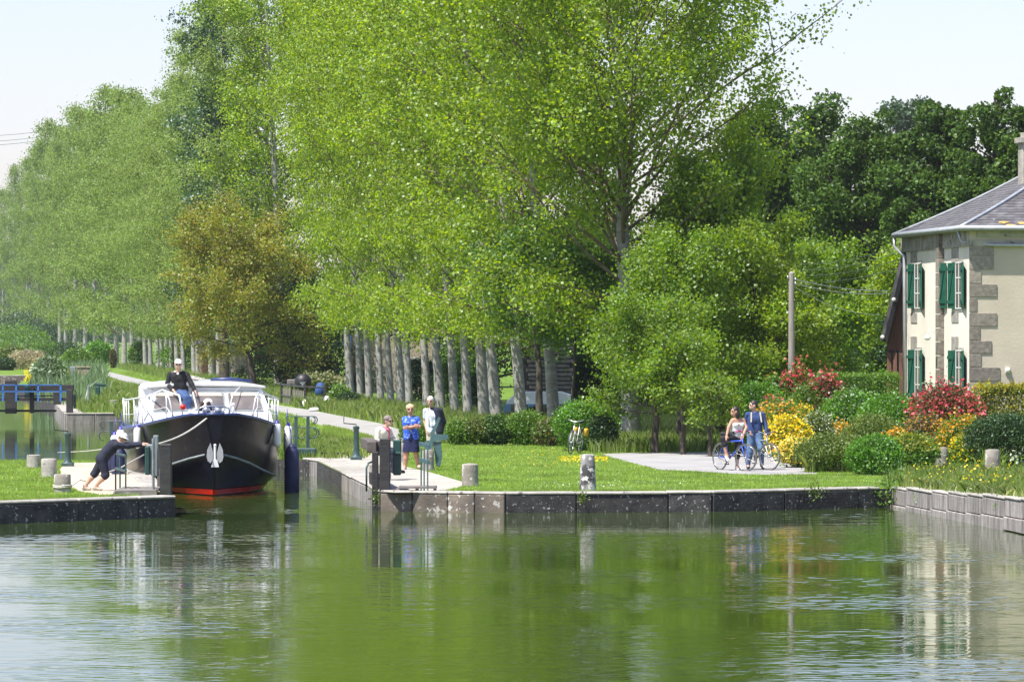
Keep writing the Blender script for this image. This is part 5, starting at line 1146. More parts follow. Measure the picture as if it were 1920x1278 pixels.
# mooring rope from the bow to the left gate post
def ropeline(lab, pts, r=.018, sag=.0, cat='rope', m='rope'):
    q = MB(); q.tube(pts, r, 6); o = q.build('mooring_rope', M[m], smooth='all'); return setp(o, lab, cat)
a = P(394, 779, 98.5); b_ = P(293, 833, 96.0); ropeline('pale mooring rope slanting from the bow down to the left lock gate', [a.lerp(b_, i / 10) - Vector((0, 0, .10 * math.sin(math.pi * i / 10))) for i in range(11)], .022)
a = P(262, 830, 99); b_ = G(108, 866) + Vector((0, 0, .25)); ropeline('thin rope running from the boat behind the leaning man to the middle bollard', [a.lerp(b_, i / 8) - Vector((0, 0, .05 * math.sin(math.pi * i / 8))) for i in range(9)], .012)
a = P(270, 852, 93); b_ = P(178, 893, 91.5); c_ = P(150, 899, 91); d_ = P(135, 910, 90.6)
ropeline('loose rope end draped from the gate walkway to the roped brown bollard', [a, a.lerp(b_, .5) - Vector((0, 0, .06)), b_, P(163, 900, 91.3) - Vector((0, 0, .03)), c_, d_, P(128, 911, 90.2)], .014)
q = MB(); Dn = DG(924, 0); rc = 32 / F * Dn / 2 + .012
for k in range(2): q.tube([(X(117, Dn) + math.cos(t / 16 * 6.283) * rc, Dn + math.sin(t / 16 * 6.283) * rc, .13 + k * .03 + .01 * math.sin(t)) for t in range(16)], .015, 5, closed=True)
o = q.build('rope_loop', M['rope']); setp(o, 'rope looped round the foot of the brown bollard', 'rope')
# ------------------------------------------------------------------ near lock gates
def gate(label, post, w_post, ztop, beam, mesh_leaf):
    g_ = empty('lock_gate', (post[0], post[1], 0), label=label, cat='lock gate'); return g_
# right gate (open, folded back against the wall)
gx, gy = X(722, 90.6), 90.55
gr = empty('lock_gate', (gx, gy, 0), label='open right lock gate with a tall black timber post beside the seated woman', cat='lock gate')
q = MB(); w = 19 / F * gy; zt = Z(822, gy); q.box((.0, 0, (zt - .9) / 2), (w * 1.05, .24, zt + .9), ch=.015); q.build('heel_post', M['blackwood'], gr)
q = MB(); q.box((-w * .98, .10, (Z(838, gy) - .9) / 2 - .1), (w * .62, .2, Z(838, gy) + .9), ch=.01); q.build('mitre_board', M['blackwood'], gr)
q = MB(); q.box((-w * 1.35, .35, zt - .18), (w * 1.0, .5, .24), ch=.015); q.box((-.36, 1.9, zt - .17), (.24, 3.0, .22), rz=.10, ch=.015); q.build('top_beam', M['brownwood'], gr)
q = MB(); q.box((-.22, 2.0, -.35), (.16, 3.2, 1.3), rz=.10); q.build('gate_leaf', M['blackwood'], gr)
q = MB(); q.box((.25, .35, Z(858, gy) + .0), (.17, .30, .75), ch=.02); q.cyl((.17, .18, Z(850, gy)), (.33, .18, Z(850, gy)), .04, n=10); q.tube([(.10, .3, Z(842, gy)), (.10, .3, Z(820, gy)), (.2, .3, Z(818, gy))], .012, 6); q.build('paddle_gear', M['dark_green'], gr)
q = MB()
for k in range(4): q.box((.28 + .42, -.05 + k * .13 - .15, .10), (.80, .115, .05), ch=.005)
for k in range(3): q.box((.3 + k * .38, .05, .03), (.06, .5, .10))
q.build('walkway', M['plank'], gr)
q = MB(); q.tube([(-.40, .2, .0), (-.40, .2, .50), (-.36, .25, .60), (-.28, .3, .63)], .022, 7); q.build('grab_iron', M['green_steel'], gr, smooth='all')
rx = X(803, 91) - gx
q = MB()
for k, (dx, dy) in enumerate(((0, -.25), (-.08, .05), (-.15, .35))): q.cyl((rx + dx, dy, 0.0), (rx + dx, dy, Z(840, 91)), .018, n=6)
for z_ in (Z(838, 91), Z(868, 91)): q.prism([(rx + .02, -.28, z_), (rx - .2, .40, z_ + .03), (rx - .2, .40, z_ + .12), (rx + .02, -.28, z_ + .07)], (.03, .01, 0))
q.build('railing', M['teal_steel'], gr)
# left gate
gx, gy = X(311, 88.6), 88.6
gl_ = empty('lock_gate', (gx, gy, 0), label='open left lock gate with black end post, plank walkway and green rail by the boat', cat='lock gate')
w = 22 / F * gy; zt = Z(832, gy); q = MB(); q.box((0, 0, (zt - .9) / 2), (w, .25, zt + .9), ch=.015); q.build('heel_post', M['blackwood'], gl_)
q = MB(); q.box((-.20, 1.9, -.3), (.16, 3.3, 1.5), rz=.12); q.build('gate_leaf', M['blackwood'], gl_)
q = MB(); q.box((-.24, .4, Z(855, gy)), (.10, .2, .85), ch=.01); q.box((-.38, .6, Z(862, gy)), (.14, .3, .62), ch=.02); q.build('paddle_gear', M['grey_steel'], gl_)
q = MB(); q.box((-.42, .5, Z(864, gy)), (.10, .25, .60), ch=.02); q.build('gear_cover', M['dark_green'], gl_)
q = MB()
for k in range(7): q.box((-.62, -.1 + k * .30, .09), (.86, .28, .05), ch=.005, rz=.05)
q.box((-.62, -.22, .02), (.9, .06, .12)); q.build('walkway', M['plank'], gl_)
q = MB(); rx = X(226, 89.5) - gx
pts = [(X(220, 91.6) - gx, 2.6), (X(229, 90.6) - gx, 1.5), (X(238, 89.6) - gx, .7)]
for x_, y_ in pts: q.cyl((x_, y_, 0.0), (x_, y_, .82), .02, n=6)
for z_ in (.80, .48): q.tube([(x_, y_, z_) for x_, y_ in pts], .03, 6)
q.build('railing', M['green_steel'], gl_)
q = MB(); q.cyl((-.28, .2, 0), (-.28, .2, Z(822, gy)), .03, n=8); q.build('lever', M['grey_steel'], gl_)
# crank stands
def crank(label, px, pyb, pyt, side):
    D = DG(pyb); h = Z(pyt, D); c = empty('crank_stand', (X(px, D), D, 0), label=label, cat='crank stand', group='crank stands beside the lock')
    q = MB(); q.box((0, 0, .05), (.30, .30, .11), ch=.02); q.lathe((0, 0, .1), [(.12, 0), (.085, .06), (.075, .2), (.07, h - .2), (.085, h - .18), (.085, h - .12), (.04, h - .1)], 12); q.build('column', M['green_steel'], c, smooth=True)
    q = MB(); q.tube([(0, 0, h - .05), (0, 0, h + .04), (side * .33, 0, h + .07), (side * .33, 0, h + .24)], .016, 6); q.build('crank_handle', M['black'], c, smooth='all')
crank('green crank stand on the pavement left of the seated woman', 668, 862, 798, -1)
crank('green crank stand on the left island in front of the basin', 127, 874, 811, -1)
# Y-shaped balance mechanism right of the trio
D = 104.5; x = X(822, D)
ym = empty('winding_gear', (x, D, 0), label='big teal steel Y-shaped winding gear in front of the white-haired man', cat='winding gear')
def yp(px, py): return ((px - 822) / F * D, Z(py, D))
q = MB(); pr = [yp(*p) for p in ((812, 828), (827, 828), (829, 855), (826, 872), (817, 872), (815, 850))]; q.prism([(a, 0, b_) for a, b_ in pr], (0, .22, 0)); q.build('column', M['teal_steel'], ym)
q = MB(); pr = [yp(*p) for p in ((808, 813), (840, 815), (841, 822), (815, 828), (806, 828))]; q.prism([(a, -.03, b_) for a, b_ in pr], (0, .28, 0)); q.build('arm', M['teal_steel'], ym)
q = MB(); pr = [yp(*p) for p in ((822, 781), (826, 784), (814, 814), (806, 814))]; q.prism([(a, .02, b_) for a, b_ in pr], (0, .16, 0)); q.build('blade', M['teal_steel'], ym)
a, z_ = yp(803, 834); q = MB(); q.cyl((a, -.12, z_), (a, .2, z_), .115, n=16); q.build('drum', M['teal_steel'], ym, smooth=True)
# guard railings at the far end of the near lock
def hooprail(label, posts, hoop, zs, D, z0s):
    r_ = empty('guard_railing', (0, 0, 0), label=label, cat='railing', group='railings at the far end of the near lock')
    for px, pyt, pyb in posts:
        q = MB(); q.box((X(px, D), D, (Z(pyt, D) + Z(pyb, D)) / 2), (.085, .085, Z(pyt, D) - Z(pyb, D))); q.build('post', M['green_steel'], r_)
    for py in zs:
        q = MB(); q.tube([P(hoop[0], py, D), P(hoop[1], py, D)], .014, 6); q.build('rail', M['green_steel'], r_)
    for t in z0s:
        q = MB(); c = P(t[0], t[1], D); rr_ = t[2]; sg = t[3]; q.tube([c + Vector((sg * math.sin(a) * rr_, 0, math.cos(a) * rr_)) for a in np.linspace(0, math.pi, 9)], .016, 6); q.build('hoop', M['green_steel'], r_, smooth='all')
    return r_
r_ = hooprail('dark green railing with looped ends right of the boat stern', [(555, 780, 886), (577.5, 780, 854)], (537, 589), (780, 801, 821), 114.5, [(588, 787, .10, 1), (588, 811, .14, 1), (584, 787, .10, 1), (584, 811, .14, 1)])
q = MB(); q.box((X(569, 114.4), 114.4, Z(846, 114.4)), (X(593, 114.4) - X(545, 114.4), .22, .18), ch=.02); q.build('beam', M['green_steel'], r_)
q = MB(); q.tube([G(545, 856) + Vector((0, 0, .10)), G(592, 858) + Vector((0, 0, .12)), G(650, 857) + Vector((0, 0, .10))], .03, 6); q.build('rod', M['black'], r_)
hooprail('dark green railing with looped ends left of the boat above the basin', [(209, 789, 862), (226, 789, 862)], (193, 262), (789, 808), 113.2, [(195, 796, .10, -1), (195, 817, .13, -1)])
# ------------------------------------------------------------------ far lock gate
D = 178; fgx = X(70, D)
fg_ = empty('lock_gate', (fgx, D, 0), label='black far lock gates with blue handrails at the left border', cat='lock gate')
def fb(x0, y0, x1, y1, dep=.25, dy=0): return ((X((x0 + x1) / 2, D) - fgx, dy, (Z(y0, D) + Z(y1, D)) / 2), (X(x1, D) - X(x0, D), dep, Z(y0, D) - Z(y1, D)))
for nm, rect, m_, dy in (('mitre_post', (10, 713, 31, 775), 'blackwood', 0), ('mitre_post', (56, 735, 64, 774), 'blackwood', 0), ('heel_post', (101, 735, 114, 758), 'blackwood', 0), ('balance_beam', (-60, 721, 138, 733), 'blackwood', .05), ('walkway', (-60, 745, 128, 751), 'blackwood', .1), ('cross_beam', (-60, 741, 110, 743), 'blackwood', .3), ('lower_sill', (-60, 768, 104, 772), 'blackwood', .3),
                         ('end_post', (134, 729, 146, 775), 'blackwood', -2.0), ('paddle_gear', (147, 738, 151, 764), 'dark_green', -1.9), ('paddle_gear', (48, 722, 56, 745), 'dark_green', -.3), ('lifting_rod', (58, 712, 60, 735), 'green_steel', -.3)):
    c, d = fb(*rect); q = MB(); q.box((c[0], dy, c[2]), d, ch=.01); q.build(nm, M[m_], fg_)
q = MB()
for px in (8, 33, 74, 116):
    c, d = fb(px - 1.6, 720, px + 1.6, 752); q.box((c[0], -.5, c[2]), (d[0], .05, d[2]))
q.build('railing_posts', M['blue_paint'], fg_)
for y0 in (720, 732.5):
    c, d = fb(-60, y0, 118 + (y0 > 725) * 10, y0 + 1.8); q = MB(); q.box((c[0], -.5, c[2]), (d[0], .05, d[2])); q.build('handrail', M['blue_paint'], fg_)
q = MB(); a = G(183, 751); q.box((0, 0, .35), (.25, .3, .7), ch=.03); q.box((.12, 0, .78), (.55, .2, .16), ch=.03, ry=.1); o = q.build('lock_winch', M['dark_green']); o.location = a; setp(o, 'dark green lock winch on the far bank beyond the boat', 'winch')
q = MB(); a = G(166, 764); q.cyl((0, 0, 0), (0, 0, .95), .06, n=8); q.cyl((0, 0, .95), (.02, 0, 1.05), .03, n=8); o = q.build('marker_post', M['grey_steel']); o.location = a; setp(o, 'grey marker post on the far bank beside the reeds', 'post')
q = MB(); a = G(160, 752); q.cyl((0, 0, 0), (0, 0, .5), .04, n=6); 
D = 262; q = MB(); q.box((0, 0, .65), (.35, .3, 1.2), ch=.03); o = q.build('metal_cabinet', M['grey_steel']); o.location = (X(137, D), D, 0); setp(o, 'small grey cabinet standing behind the far reeds', 'cabinet')
q = MB(); q.box((0, 0, .6), (.8, .4, 1.1), ch=.02); q.box((0, 0, 1.2), (.9, .5, .08), ch=.02); o = q.build('brick_shelter', M['rubble']); o.location = (X(154, D), D + 1, 0); setp(o, 'tiny reddish brick shelter behind the far reeds', 'shelter')
# ------------------------------------------------------------------ people (x right, y away from the camera, z up; metres)
def V3(*a): return np.array(a, float)
def rotz(J, a):
    c, s = math.cos(a), math.sin(a); return {k: V3(v[0] * c - v[1] * s, v[0] * s + v[1] * c, v[2]) for k, v in J.items()}
BASE = dict(head=(0, -.01, 1.63), neck=(0, .01, 1.47), chest=(0, .01, 1.30), waist=(0, .0, 1.09), pelvis=(0, 0, .95),
            shL=(-.185, .02, 1.41), shR=(.185, .02, 1.41), elL=(-.25, .04, 1.13), elR=(.25, .04, 1.13), wrL=(-.26, -.06, .89), wrR=(.26, -.06, .89),
            hipL=(-.09, 0, .92), hipR=(.09, 0, .92), knL=(-.10, -.03, .50), knR=(.10, -.03, .50), anL=(-.11, .03, .08), anR=(.11, .03, .08), toL=(-.13, -.13, .035), toR=(.13, -.13, .035), face=(0, -1, 0))
def hand_prims(wr, el, palm_n, side, curl=.6, s=1.0):
    d = wr - el; d /= np.linalg.norm(d); n = palm_n - d * (palm_n @ d); n /= np.linalg.norm(n) + 1e-9; c = np.cross(d, n) * side
    P_ = [('c', wr, wr + d * .03 * s, .024 * s, .026 * s), ('e', wr + d * .055 * s, (.040 * s, .040 * s, .040 * s))]
    P_ = [('c', wr - d * .02, wr + d * .03 * s, .023 * s, .024 * s), ('c', wr + d * .03 * s + c * .018 * s, wr + d * .085 * s + c * .024 * s, .015 * s, .013 * s), ('c', wr + d * .03 * s - c * .012 * s, wr + d * .08 * s - c * .024 * s, .015 * s, .013 * s), ('c', wr + d * .04 * s, wr + d * .085 * s, .016 * s, .014 * s)]
    for i, L in enumerate((.062, .074, .080, .070)):
        b0 = wr + d * (.082 + .006 * (1 - abs(i - 1.8))) * s + c * (i - 1.5) * .0185 * s; ang = curl * (.7 + .15 * i)
        b1 = b0 + (d * math.cos(ang * .5) + n * math.sin(ang * .5)) * L * .5 * s; b2 = b1 + (d * math.cos(ang * 1.5) + n * math.sin(ang * 1.5)) * L * .5 * s
        P_ += [('c', b0, b1, .0092 * s, .0085 * s), ('c', b1, b2, .0085 * s, .007 * s)]
    t0 = wr + d * .03 * s + c * .024 * s; t1 = t0 + (d * .6 + c * .65 + n * .3) * .035 * s; t2 = t1 + (d * .85 + c * .2 + n * .4) * .030 * s
    P_ += [('c', t0, t1, .012 * s, .010 * s), ('c', t1, t2, .010 * s, .008 * s)]
    return P_
def person(label, loc, pose, skin='skin', top=None, bottom=None, hair=None, shades=True, shoes='black', group=None, build=1.0, extras=None, curl=(.6, .6), yaw=0, female=False):
    """top: (material, sleeve 0..2, neck drop)   bottom: (kind, material, hem z-factor)"""
    J = rotz({k: V3(*v) for k, v in BASE.items()}, yaw)
    for k, v in pose.items(): J[k] = V3(*v)
    root = empty('person', loc, 0, label=label, cat='person')
    if group: root['group'] = group
    ac = J['shR'] - J['shL']; ac /= np.linalg.norm(ac); sp = J['neck'] - J['pelvis']; sp /= np.linalg.norm(sp); B = build
    fw = np.cross(ac, sp); f = J['face'] / np.linalg.norm(J['face'])      # f: where the face looks
    upv = V3(0, 0, 1) if 'hup' not in J else J['hup']; upv = upv - f * (upv @ f); upv /= np.linalg.norm(upv); rt = np.cross(f, upv)
    RM = np.stack([rt, f, upv], 1)
    def torso(e=0):
        L = []
        c, w, p = J['chest'], J['waist'], J['pelvis']
        for sg in (-1, 1):
            L += [('c', c + ac * sg * .075 * B + sp * .03, w + ac * sg * .055 * B, .105 * B + e, .098 * B + e), ('c', w + ac * sg * .055 * B, p + ac * sg * .065 * B, .098 * B + e, .105 * B + e)]
        L += [('c', J['shL'] * .85 + J['shR'] * .15, J['shR'] * .85 + J['shL'] * .15, .066 + e, .066 + e), ('c', (J['shL'] + J['shR']) / 2, c, .08 + e, .11 * B + e)]
        if female: L += [('e', c + ac * sg * .075 - fw * -.0 + fw * .085 * np.sign(1), (.055 + e,) * 3) for sg in (-1, 1)]
        return L
    fwd = fw if (fw @ (J['toL'] - J['anL'])) > 0 or True else -fw
    def arms(e=0, k=2.0, kk=None):
        L = []
        for s_ in 'LR':
            sh, el, wr = J['sh' + s_], J['el' + s_], J['wr' + s_]; t1 = min(1, k); L.append(('c', sh, sh + (el - sh) * t1, .053 * B + e, (.053 - .012 * t1) * B + e))
            if k > 1: t2 = min(1, k - 1); L.append(('c', el, el + (wr - el) * t2, .042 * B + e, (.042 - .014 * t2) + e))
        return L
    def legs(e=0, k=2.0):
        L = []
        for s_ in 'LR':
            h, kn, an = J['hip' + s_], J['kn' + s_], J['an' + s_]; t1 = min(1, k); L.append(('c', h, h + (kn - h) * t1, .088 * B + e, (.088 - .03 * t1) * B + e))
            if k > 1:
                t2 = min(1, k - 1); cm = kn + (an - kn) * min(.35, t2); back = np.cross(ac, an - kn); back /= np.linalg.norm(back) + 1e-9
                L.append(('c', kn, cm, .055 * B + e, .053 * B + e)); L.append(('c', cm, kn + (an - kn) * t2, .053 * B + e, (.053 - .017 * t2) + e))
        return L
    hd = J['head']
    body = torso() + arms() + legs() + [('c', J['neck'] - sp * .05, hd - upv * .06 - f * .01, .056, .050),
        ('e', hd + upv * .015, (.074, .092, .105), RM), ('e', hd - upv * .055 + f * .022, (.054, .062, .060), RM), ('c', hd + f * .085 + upv * .005, hd + f * .102 - upv * .028, .010, .015),
        ('c', hd + f * .070 - upv * .075, hd + f * .072 - upv * .078, .024, .024), ('c', hd + rt * .03 + f * .083 - upv * .054, hd - rt * .03 + f * .083 - upv * .054, .008, .008)]
    body += [('e', hd + rt * sg * .077 - f * .005 - upv * .005, (.014, .022, .032), RM) for sg in (-1, 1)]
    for s_ in 'LR': body.append(('c', J['an' + s_], J['to' + s_], .038, .030))
    hp = []
    for s_, sg, cu in (('L', 1, curl[0]), ('R', -1, curl[1])):
        n = J.get('palm' + s_, -ac * (1 if s_ == 'L' else -1) * -1); hp.append(surf(*sdf_grid(hand_prims(J['wr' + s_], J['el' + s_], n, sg, cu), .0045, .006, .02)))
    sdf_obj('body', body, M[skin], root, .011, .028, extra=hp)
    if top:
        m_, sl_, nd = top; T = torso(.014); cut = [(sp, float((J['neck'] + sp * (.03 - nd * .5)) @ sp)), (-sp, -float((J['pelvis'] - sp * .06) @ sp))]; ex_ = None
        if sl_ > 0: ex_ = [surf(*sdf_grid([a_], .012, .03)) for a_ in []] + [surf(*sdf_grid(arms(.014, sl_), .012, .03))]
        else: cut[0] = (sp, float((J['chest'] + sp * .05) @ sp))
        sdf_obj('top', T, M[m_], root, .012, .03, cuts=cut, extra=ex_)
        if sl_ < 0: sdf_obj('shoulder_straps', [('c', J['chest'] + ac * sg * .07 + fw * .095 + sp * .04, J['neck'] + ac * sg * .10 + fw * .03 - sp * .015, .014, .014) for sg in (-1, 1)], M[m_], root, .008)
    if bottom:
        kind, m_, hz = bottom
        if kind == 'skirt':
            p = J['pelvis']; T = [('c', p + ac * sg * .055 + sp * .06, V3(*(p + ac * sg * .075)[:2], hz - .12), .118, .150) for sg in (-1, 0, 1)]
            sdf_obj('skirt', T, M[m_], root, .012, .03, cuts=[(V3(0, 0, -1), -hz), (sp, float((J['waist'] - sp * .02) @ sp))])
        else:
            p = J['pelvis']; T = [('c', p + ac * sg * .062 + sp * .08, p + ac * sg * .068 - sp * .02, .108 * B, .112 * B) for sg in (-1, 1)] + legs(.016, hz)
            sdf_obj('trousers', T, M[m_], root, .012, .028)
    if shoes:
        for s_ in 'LR':
            a, t = J['an' + s_], J['to' + s_]; u = (t - a); u /= np.linalg.norm(u); lo_ = V3(0, 0, -.03)
            sdf_obj('shoe', [('c', a + lo_ - u * .02, t + lo_ * .1, .046, .036), ('c', a + lo_ * .3, a + lo_, .044, .046)], M[shoes], root, .010, .02)
    if hair:
        m_, kind = hair; H = [('e', hd + upv * .03 - f * .016, (.086, .100, .108), RM)]; cuts = []
        if kind == 'short': cuts = [(f * .75 - upv * .66, float((hd + f * .048) @ (f * .75 - upv * .66)) - .012)]
        elif kind == 'curly': H += [('e', hd + upv * .055 - f * .02 + rt * x_, (.055, .07, .06), RM) for x_ in (-.05, .05)] + [('e', hd - f * .06 - upv * .02, (.07, .05, .07), RM)]; cuts = [(f * .8 - upv * .6, float((hd + f * .042) @ (f * .8 - upv * .6)))]
        elif kind == 'bob': H += [('e', hd - f * .045 - upv * .07 + rt * x_, (.050, .07, .11), RM) for x_ in (-.045, .045)]; cuts = [(f * .93 - upv * .36, float((hd + f * .040) @ (f * .93 - upv * .36)))]
        elif kind == 'cap': H = [('e', hd + upv * .045 - f * .004, (.088, .108, .088), RM)]; cuts = [(-upv, -float((hd + upv * .035) @ upv))]
        elif kind == 'hat': H = [('e', hd + upv * .05, (.095, .11, .085), RM), ('e', hd + upv * .03, (.13, .15, .016), RM)]; cuts = [(-upv, -float((hd + upv * .02) @ upv))]
        sdf_obj('cap' if kind in ('cap', 'hat') else 'hair', H, M[m_], root, .009, .02, cuts=cuts)
        if kind == 'cap':
            sdf_obj('cap_peak', [('e', hd + upv * .050 + f * .125, (.070, .065, .010), RM)], M[m_], root, .008)
            sdf_obj('hair', [('e', hd - upv * .02 - f * .04, (.082, .06, .075), RM)], M['hair_br'], root, .009, cuts=[(f, float((hd - f * .005) @ f))])
    if shades:
        q = MB()
        for sg in (-1, 1):
            c = hd + rt * sg * .033 + f * .088 + upv * .012; q.ball(tuple(c), (.026, .014, .020) if abs(f[1]) > .6 else (.014, .026, .020), 10)
            q.tube([tuple(c + rt * sg * .022), tuple(hd + rt * sg * .080 + upv * .012)], .004, 4)
        q.tube([tuple(hd + rt * .02 + f * .094 + upv * .016), tuple(hd - rt * .02 + f * .094 + upv * .016)], .004, 4)
        q.build('sunglasses', M['shades'], root, smooth='all')
    else:
        q = MB()
        for sg in (-1, 1): q.ball(tuple(hd + rt * sg * .032 + f * .085 + upv * .008), .010, 8)
        q.build('eyes', M['black'], root, smooth='all')
    if extras: extras(root, J, dict(ac=ac, sp=sp, f=f, rt=rt, up=upv, hd=hd, fw=fw))
    return root
M['shades'] = mat('shades', (.02, .012, .01), .15)
M['hair_br'] = mat('hair_br', (.09, .05, .03), .7, (.15, .09, .055), 30); M['hair_dk'] = mat('hair_dk', (.018, .012, .011), .5, (.03, .02, .017), 30)
M['hair_wh'] = mat('hair_wh', (.48, .46, .43), .9, (.6, .58, .55), 40); M['hair_bl'] = mat('hair_bl', (.55, .38, .20), .75, (.65, .48, .28), 40); M['hair_gr'] = mat('hair_gr', (.14, .11, .10), .8, (.26, .22, .2), 40)
M['c_black'] = mat('c_black', (.010, .010, .012), .85, (.016, .016, .02), 9, bump=.014, bscale=10); M['c_navy'] = mat('c_navy', (.010, .013, .028), .85, (.016, .02, .04), 9, bump=.014, bscale=10)
M['c_jean'] = mat('c_jean', (.025, .055, .14), .85, (.05, .10, .24), 7, bump=.014, bscale=10); M['c_jean2'] = mat('c_jean2', (.05, .10, .20), .85, (.12, .21, .36), 5, bump=.014, bscale=10)
M['c_white'] = mat('c_white', (.74, .73, .70), .85, (.66, .65, .63), 9, bump=.014, bscale=10); M['c_cream'] = mat('c_cream', (.72, .68, .56), .9, (.62, .58, .47), 7, bump=.014, bscale=10)
M['c_pink'] = mat('c_pink', (.60, .10, .22), .85, (.7, .2, .32), 20); M['c_blue'] = mat('c_blue', (.02, .07, .50), .8, (.03, .12, .62), 12, spots=(16, .56, (.30, .42, .50)), bump=.014, bscale=10)
M['c_sweater'] = mat('c_sweater', (.022, .045, .14), .9, (.035, .07, .19), 7, bump=.014, bscale=10); M['c_shirt'] = mat('c_shirt', (.58, .64, .76), .85, (.68, .72, .80), 9, bump=.014, bscale=10)
M['c_beige'] = mat('c_beige', (.42, .38, .30), .9, (.5, .46, .38), 9); M['c_cap'] = mat('c_cap', (.72, .80, .80), .8, (.8, .85, .84), 9); M['c_skirt'] = mat('c_skirt', (.007, .010, .05), .85, (.012, .018, .08), 9, bump=.014, bscale=10)
M['c_sandal'] = mat('c_sandal', (.55, .42, .34), .7)
# 1 the man pushing at the boat from the left island
s = F / 91.0
def rel(px, py, px0, py0, sc): return ((px - px0) / sc, 0, (py0 - py) / sc)
def J2(px, py, y=0): return ((px - 182) / s, y, (921 - py) / s)
man1 = dict(head=J2(230, 823, -.1), neck=J2(222, 829, .02), chest=J2(211, 838), waist=J2(201, 849), pelvis=J2(192, 860), shL=J2(222, 833, .20), shR=J2(220, 835, -.18), elL=J2(244, 835, .22), elR=J2(241, 837, -.14), wrL=J2(266, 833, .10), wrR=J2(265, 835, -.04),
            hipL=J2(193, 862, .09), hipR=J2(192, 863, -.09), knL=J2(177, 888, .13), knR=J2(199, 891, -.10), anL=J2(157, 914, .12), anR=J2(178, 913, -.10), toL=J2(167, 917.5, .12), toR=J2(190, 917.5, -.10), face=(.9, -.25, -.35), hup=(.4, 0, .9), palmL=(0, 0, -1), palmR=(0, 0, -1))
person('man in dark sweater and shorts leaning to push the boat on the left lock side', (X(182, 91), 91, .004), man1, 'skin', ('c_navy', 1.95, .02), ('t', 'c_navy', 1.12), ('c_white', 'hat'), True, 'c_beige', curl=(.3, .3), build=1.12)
# 2 woman perched at the bow of the boat
s2 = F / 101.2; bx, bz = 345, 787
def J3(px, py, y=0): return ((px - bx) / s2, y, (bz - py) / s2)
w2 = dict(head=J3(334, 683, .05), neck=J3(333, 697, .10), chest=J3(334, 708, .14), waist=J3(336, 722, .16), pelvis=J3(337, 733, .18), shL=J3(318, 702, .12), shR=J3(349, 702, .12), elL=J3(313, 720, .12), elR=J3(359, 720, .05), wrL=J3(326, 732, -.06), wrR=J3(366, 733, -.02),
          hipL=J3(333, 736, .16), hipR=J3(342, 736, .16), knL=J3(350, 745, -.14), knR=J3(354, 747, -.10), anL=J3(347, 779, -.05), anR=J3(353, 781, .02), toL=J3(346, 784, -.20), toR=J3(355, 785, -.16), face=(.10, -1, -.12), palmL=(0, 0, -1), palmR=(-1, 0, 0))
def collar(root, J, a):
    sdf_obj('collar', [('c', tuple(a_), tuple(b_), .022, .022) for a_, b_ in ((J['neck'] + a['ac'] * -.07, J['neck'] + a['fw'] * .07 - a['sp'] * .035), (J['neck'] + a['ac'] * .07, J['neck'] + a['fw'] * .07 - a['sp'] * .035), (J['neck'] - a['ac'] * .07 , J['neck'] - a['fw'] * .06), (J['neck'] + a['ac'] * .07, J['neck'] - a['fw'] * .06))], M['c_white'], root, .009)
bp = Vector((X(bx, 101.2), 101.2, Z(bz, 101.2)))
person('woman in black top, jeans, pale cap and sunglasses perched on the bow of the boat', bp, w2, 'skin', ('c_black', 1.75, .035), ('t', 'c_jean', 1.95), ('c_cap', 'cap'), True, 'c_white', extras=collar, build=1.06)
# 3 seated woman with the pink scarf
s3 = F / 97.5
def J4(px, py, y=0): return ((px - 724) / s3, y, (DGz - py) / s3)
DGz = 621 + 3.4 * s3
w3 = dict(head=J4(728, 789, 0), neck=J4(722, 802, .04), chest=J4(719, 813, .06), waist=J4(716, 828, .08), pelvis=J4(714, 842, .10), shL=J4(710, 806, -.08), shR=J4(728, 806, .22), elL=J4(707, 826, -.10), elR=J4(735, 822, .20), wrL=J4(722, 836, -.20), wrR=J4(744, 826, .05),
          hipL=J4(713, 845, .0), hipR=J4(716, 845, .18), knL=J4(738, 846, -.25), knR=J4(744, 846, .02), anL=J4(738, 880, -.22), anR=J4(744, 880, .02), toL=J4(750, 884, -.25), toR=J4(757, 884, 0), face=(.75, -.65, -.1), palmL=(0, 0, -1), palmR=(0, 0, -1))
def scarf(root, J, a):
    n = J['neck']; sdf_obj('scarf', [('c', n + a['ac'] * -.08, n + a['fw'] * .08 - a['sp'] * .02, .03, .032), ('c', n + a['ac'] * .08, n + a['fw'] * .08 - a['sp'] * .02, .03, .032), ('c', n - a['ac'] * .08, n - a['fw'] * .07, .03, .03), ('c', n + a['ac'] * .08, n - a['fw'] * .07, .03, .03),
        ('c', n + a['fw'] * .09 - a['sp'] * .03 + a['ac'] * .03, J['chest'] + a['fw'] * .14 + a['ac'] * .06 - a['sp'] * .06, .034, .028)], M['c_pink'], root, .010)
person('woman in cream cardigan and pink scarf sitting behind the black gate post', (X(724, 97.5), 97.5, 0), w3, 'skin', ('c_cream', 1.9, .03), ('t', 'c_navy', 1.95), ('hair_gr', 'curly'), True, 'black', extras=scarf, build=1.05)
# stone seat she sits on
q = MB(); q.box((0, 0, .19), (.5, .5, .38), ch=.03); o = q.build('stone_block', M['stone_cap']); o.location = (X(712, 97.6), 97.62, 0); setp(o, 'squared stone block under the woman with the pink scarf', 'block')
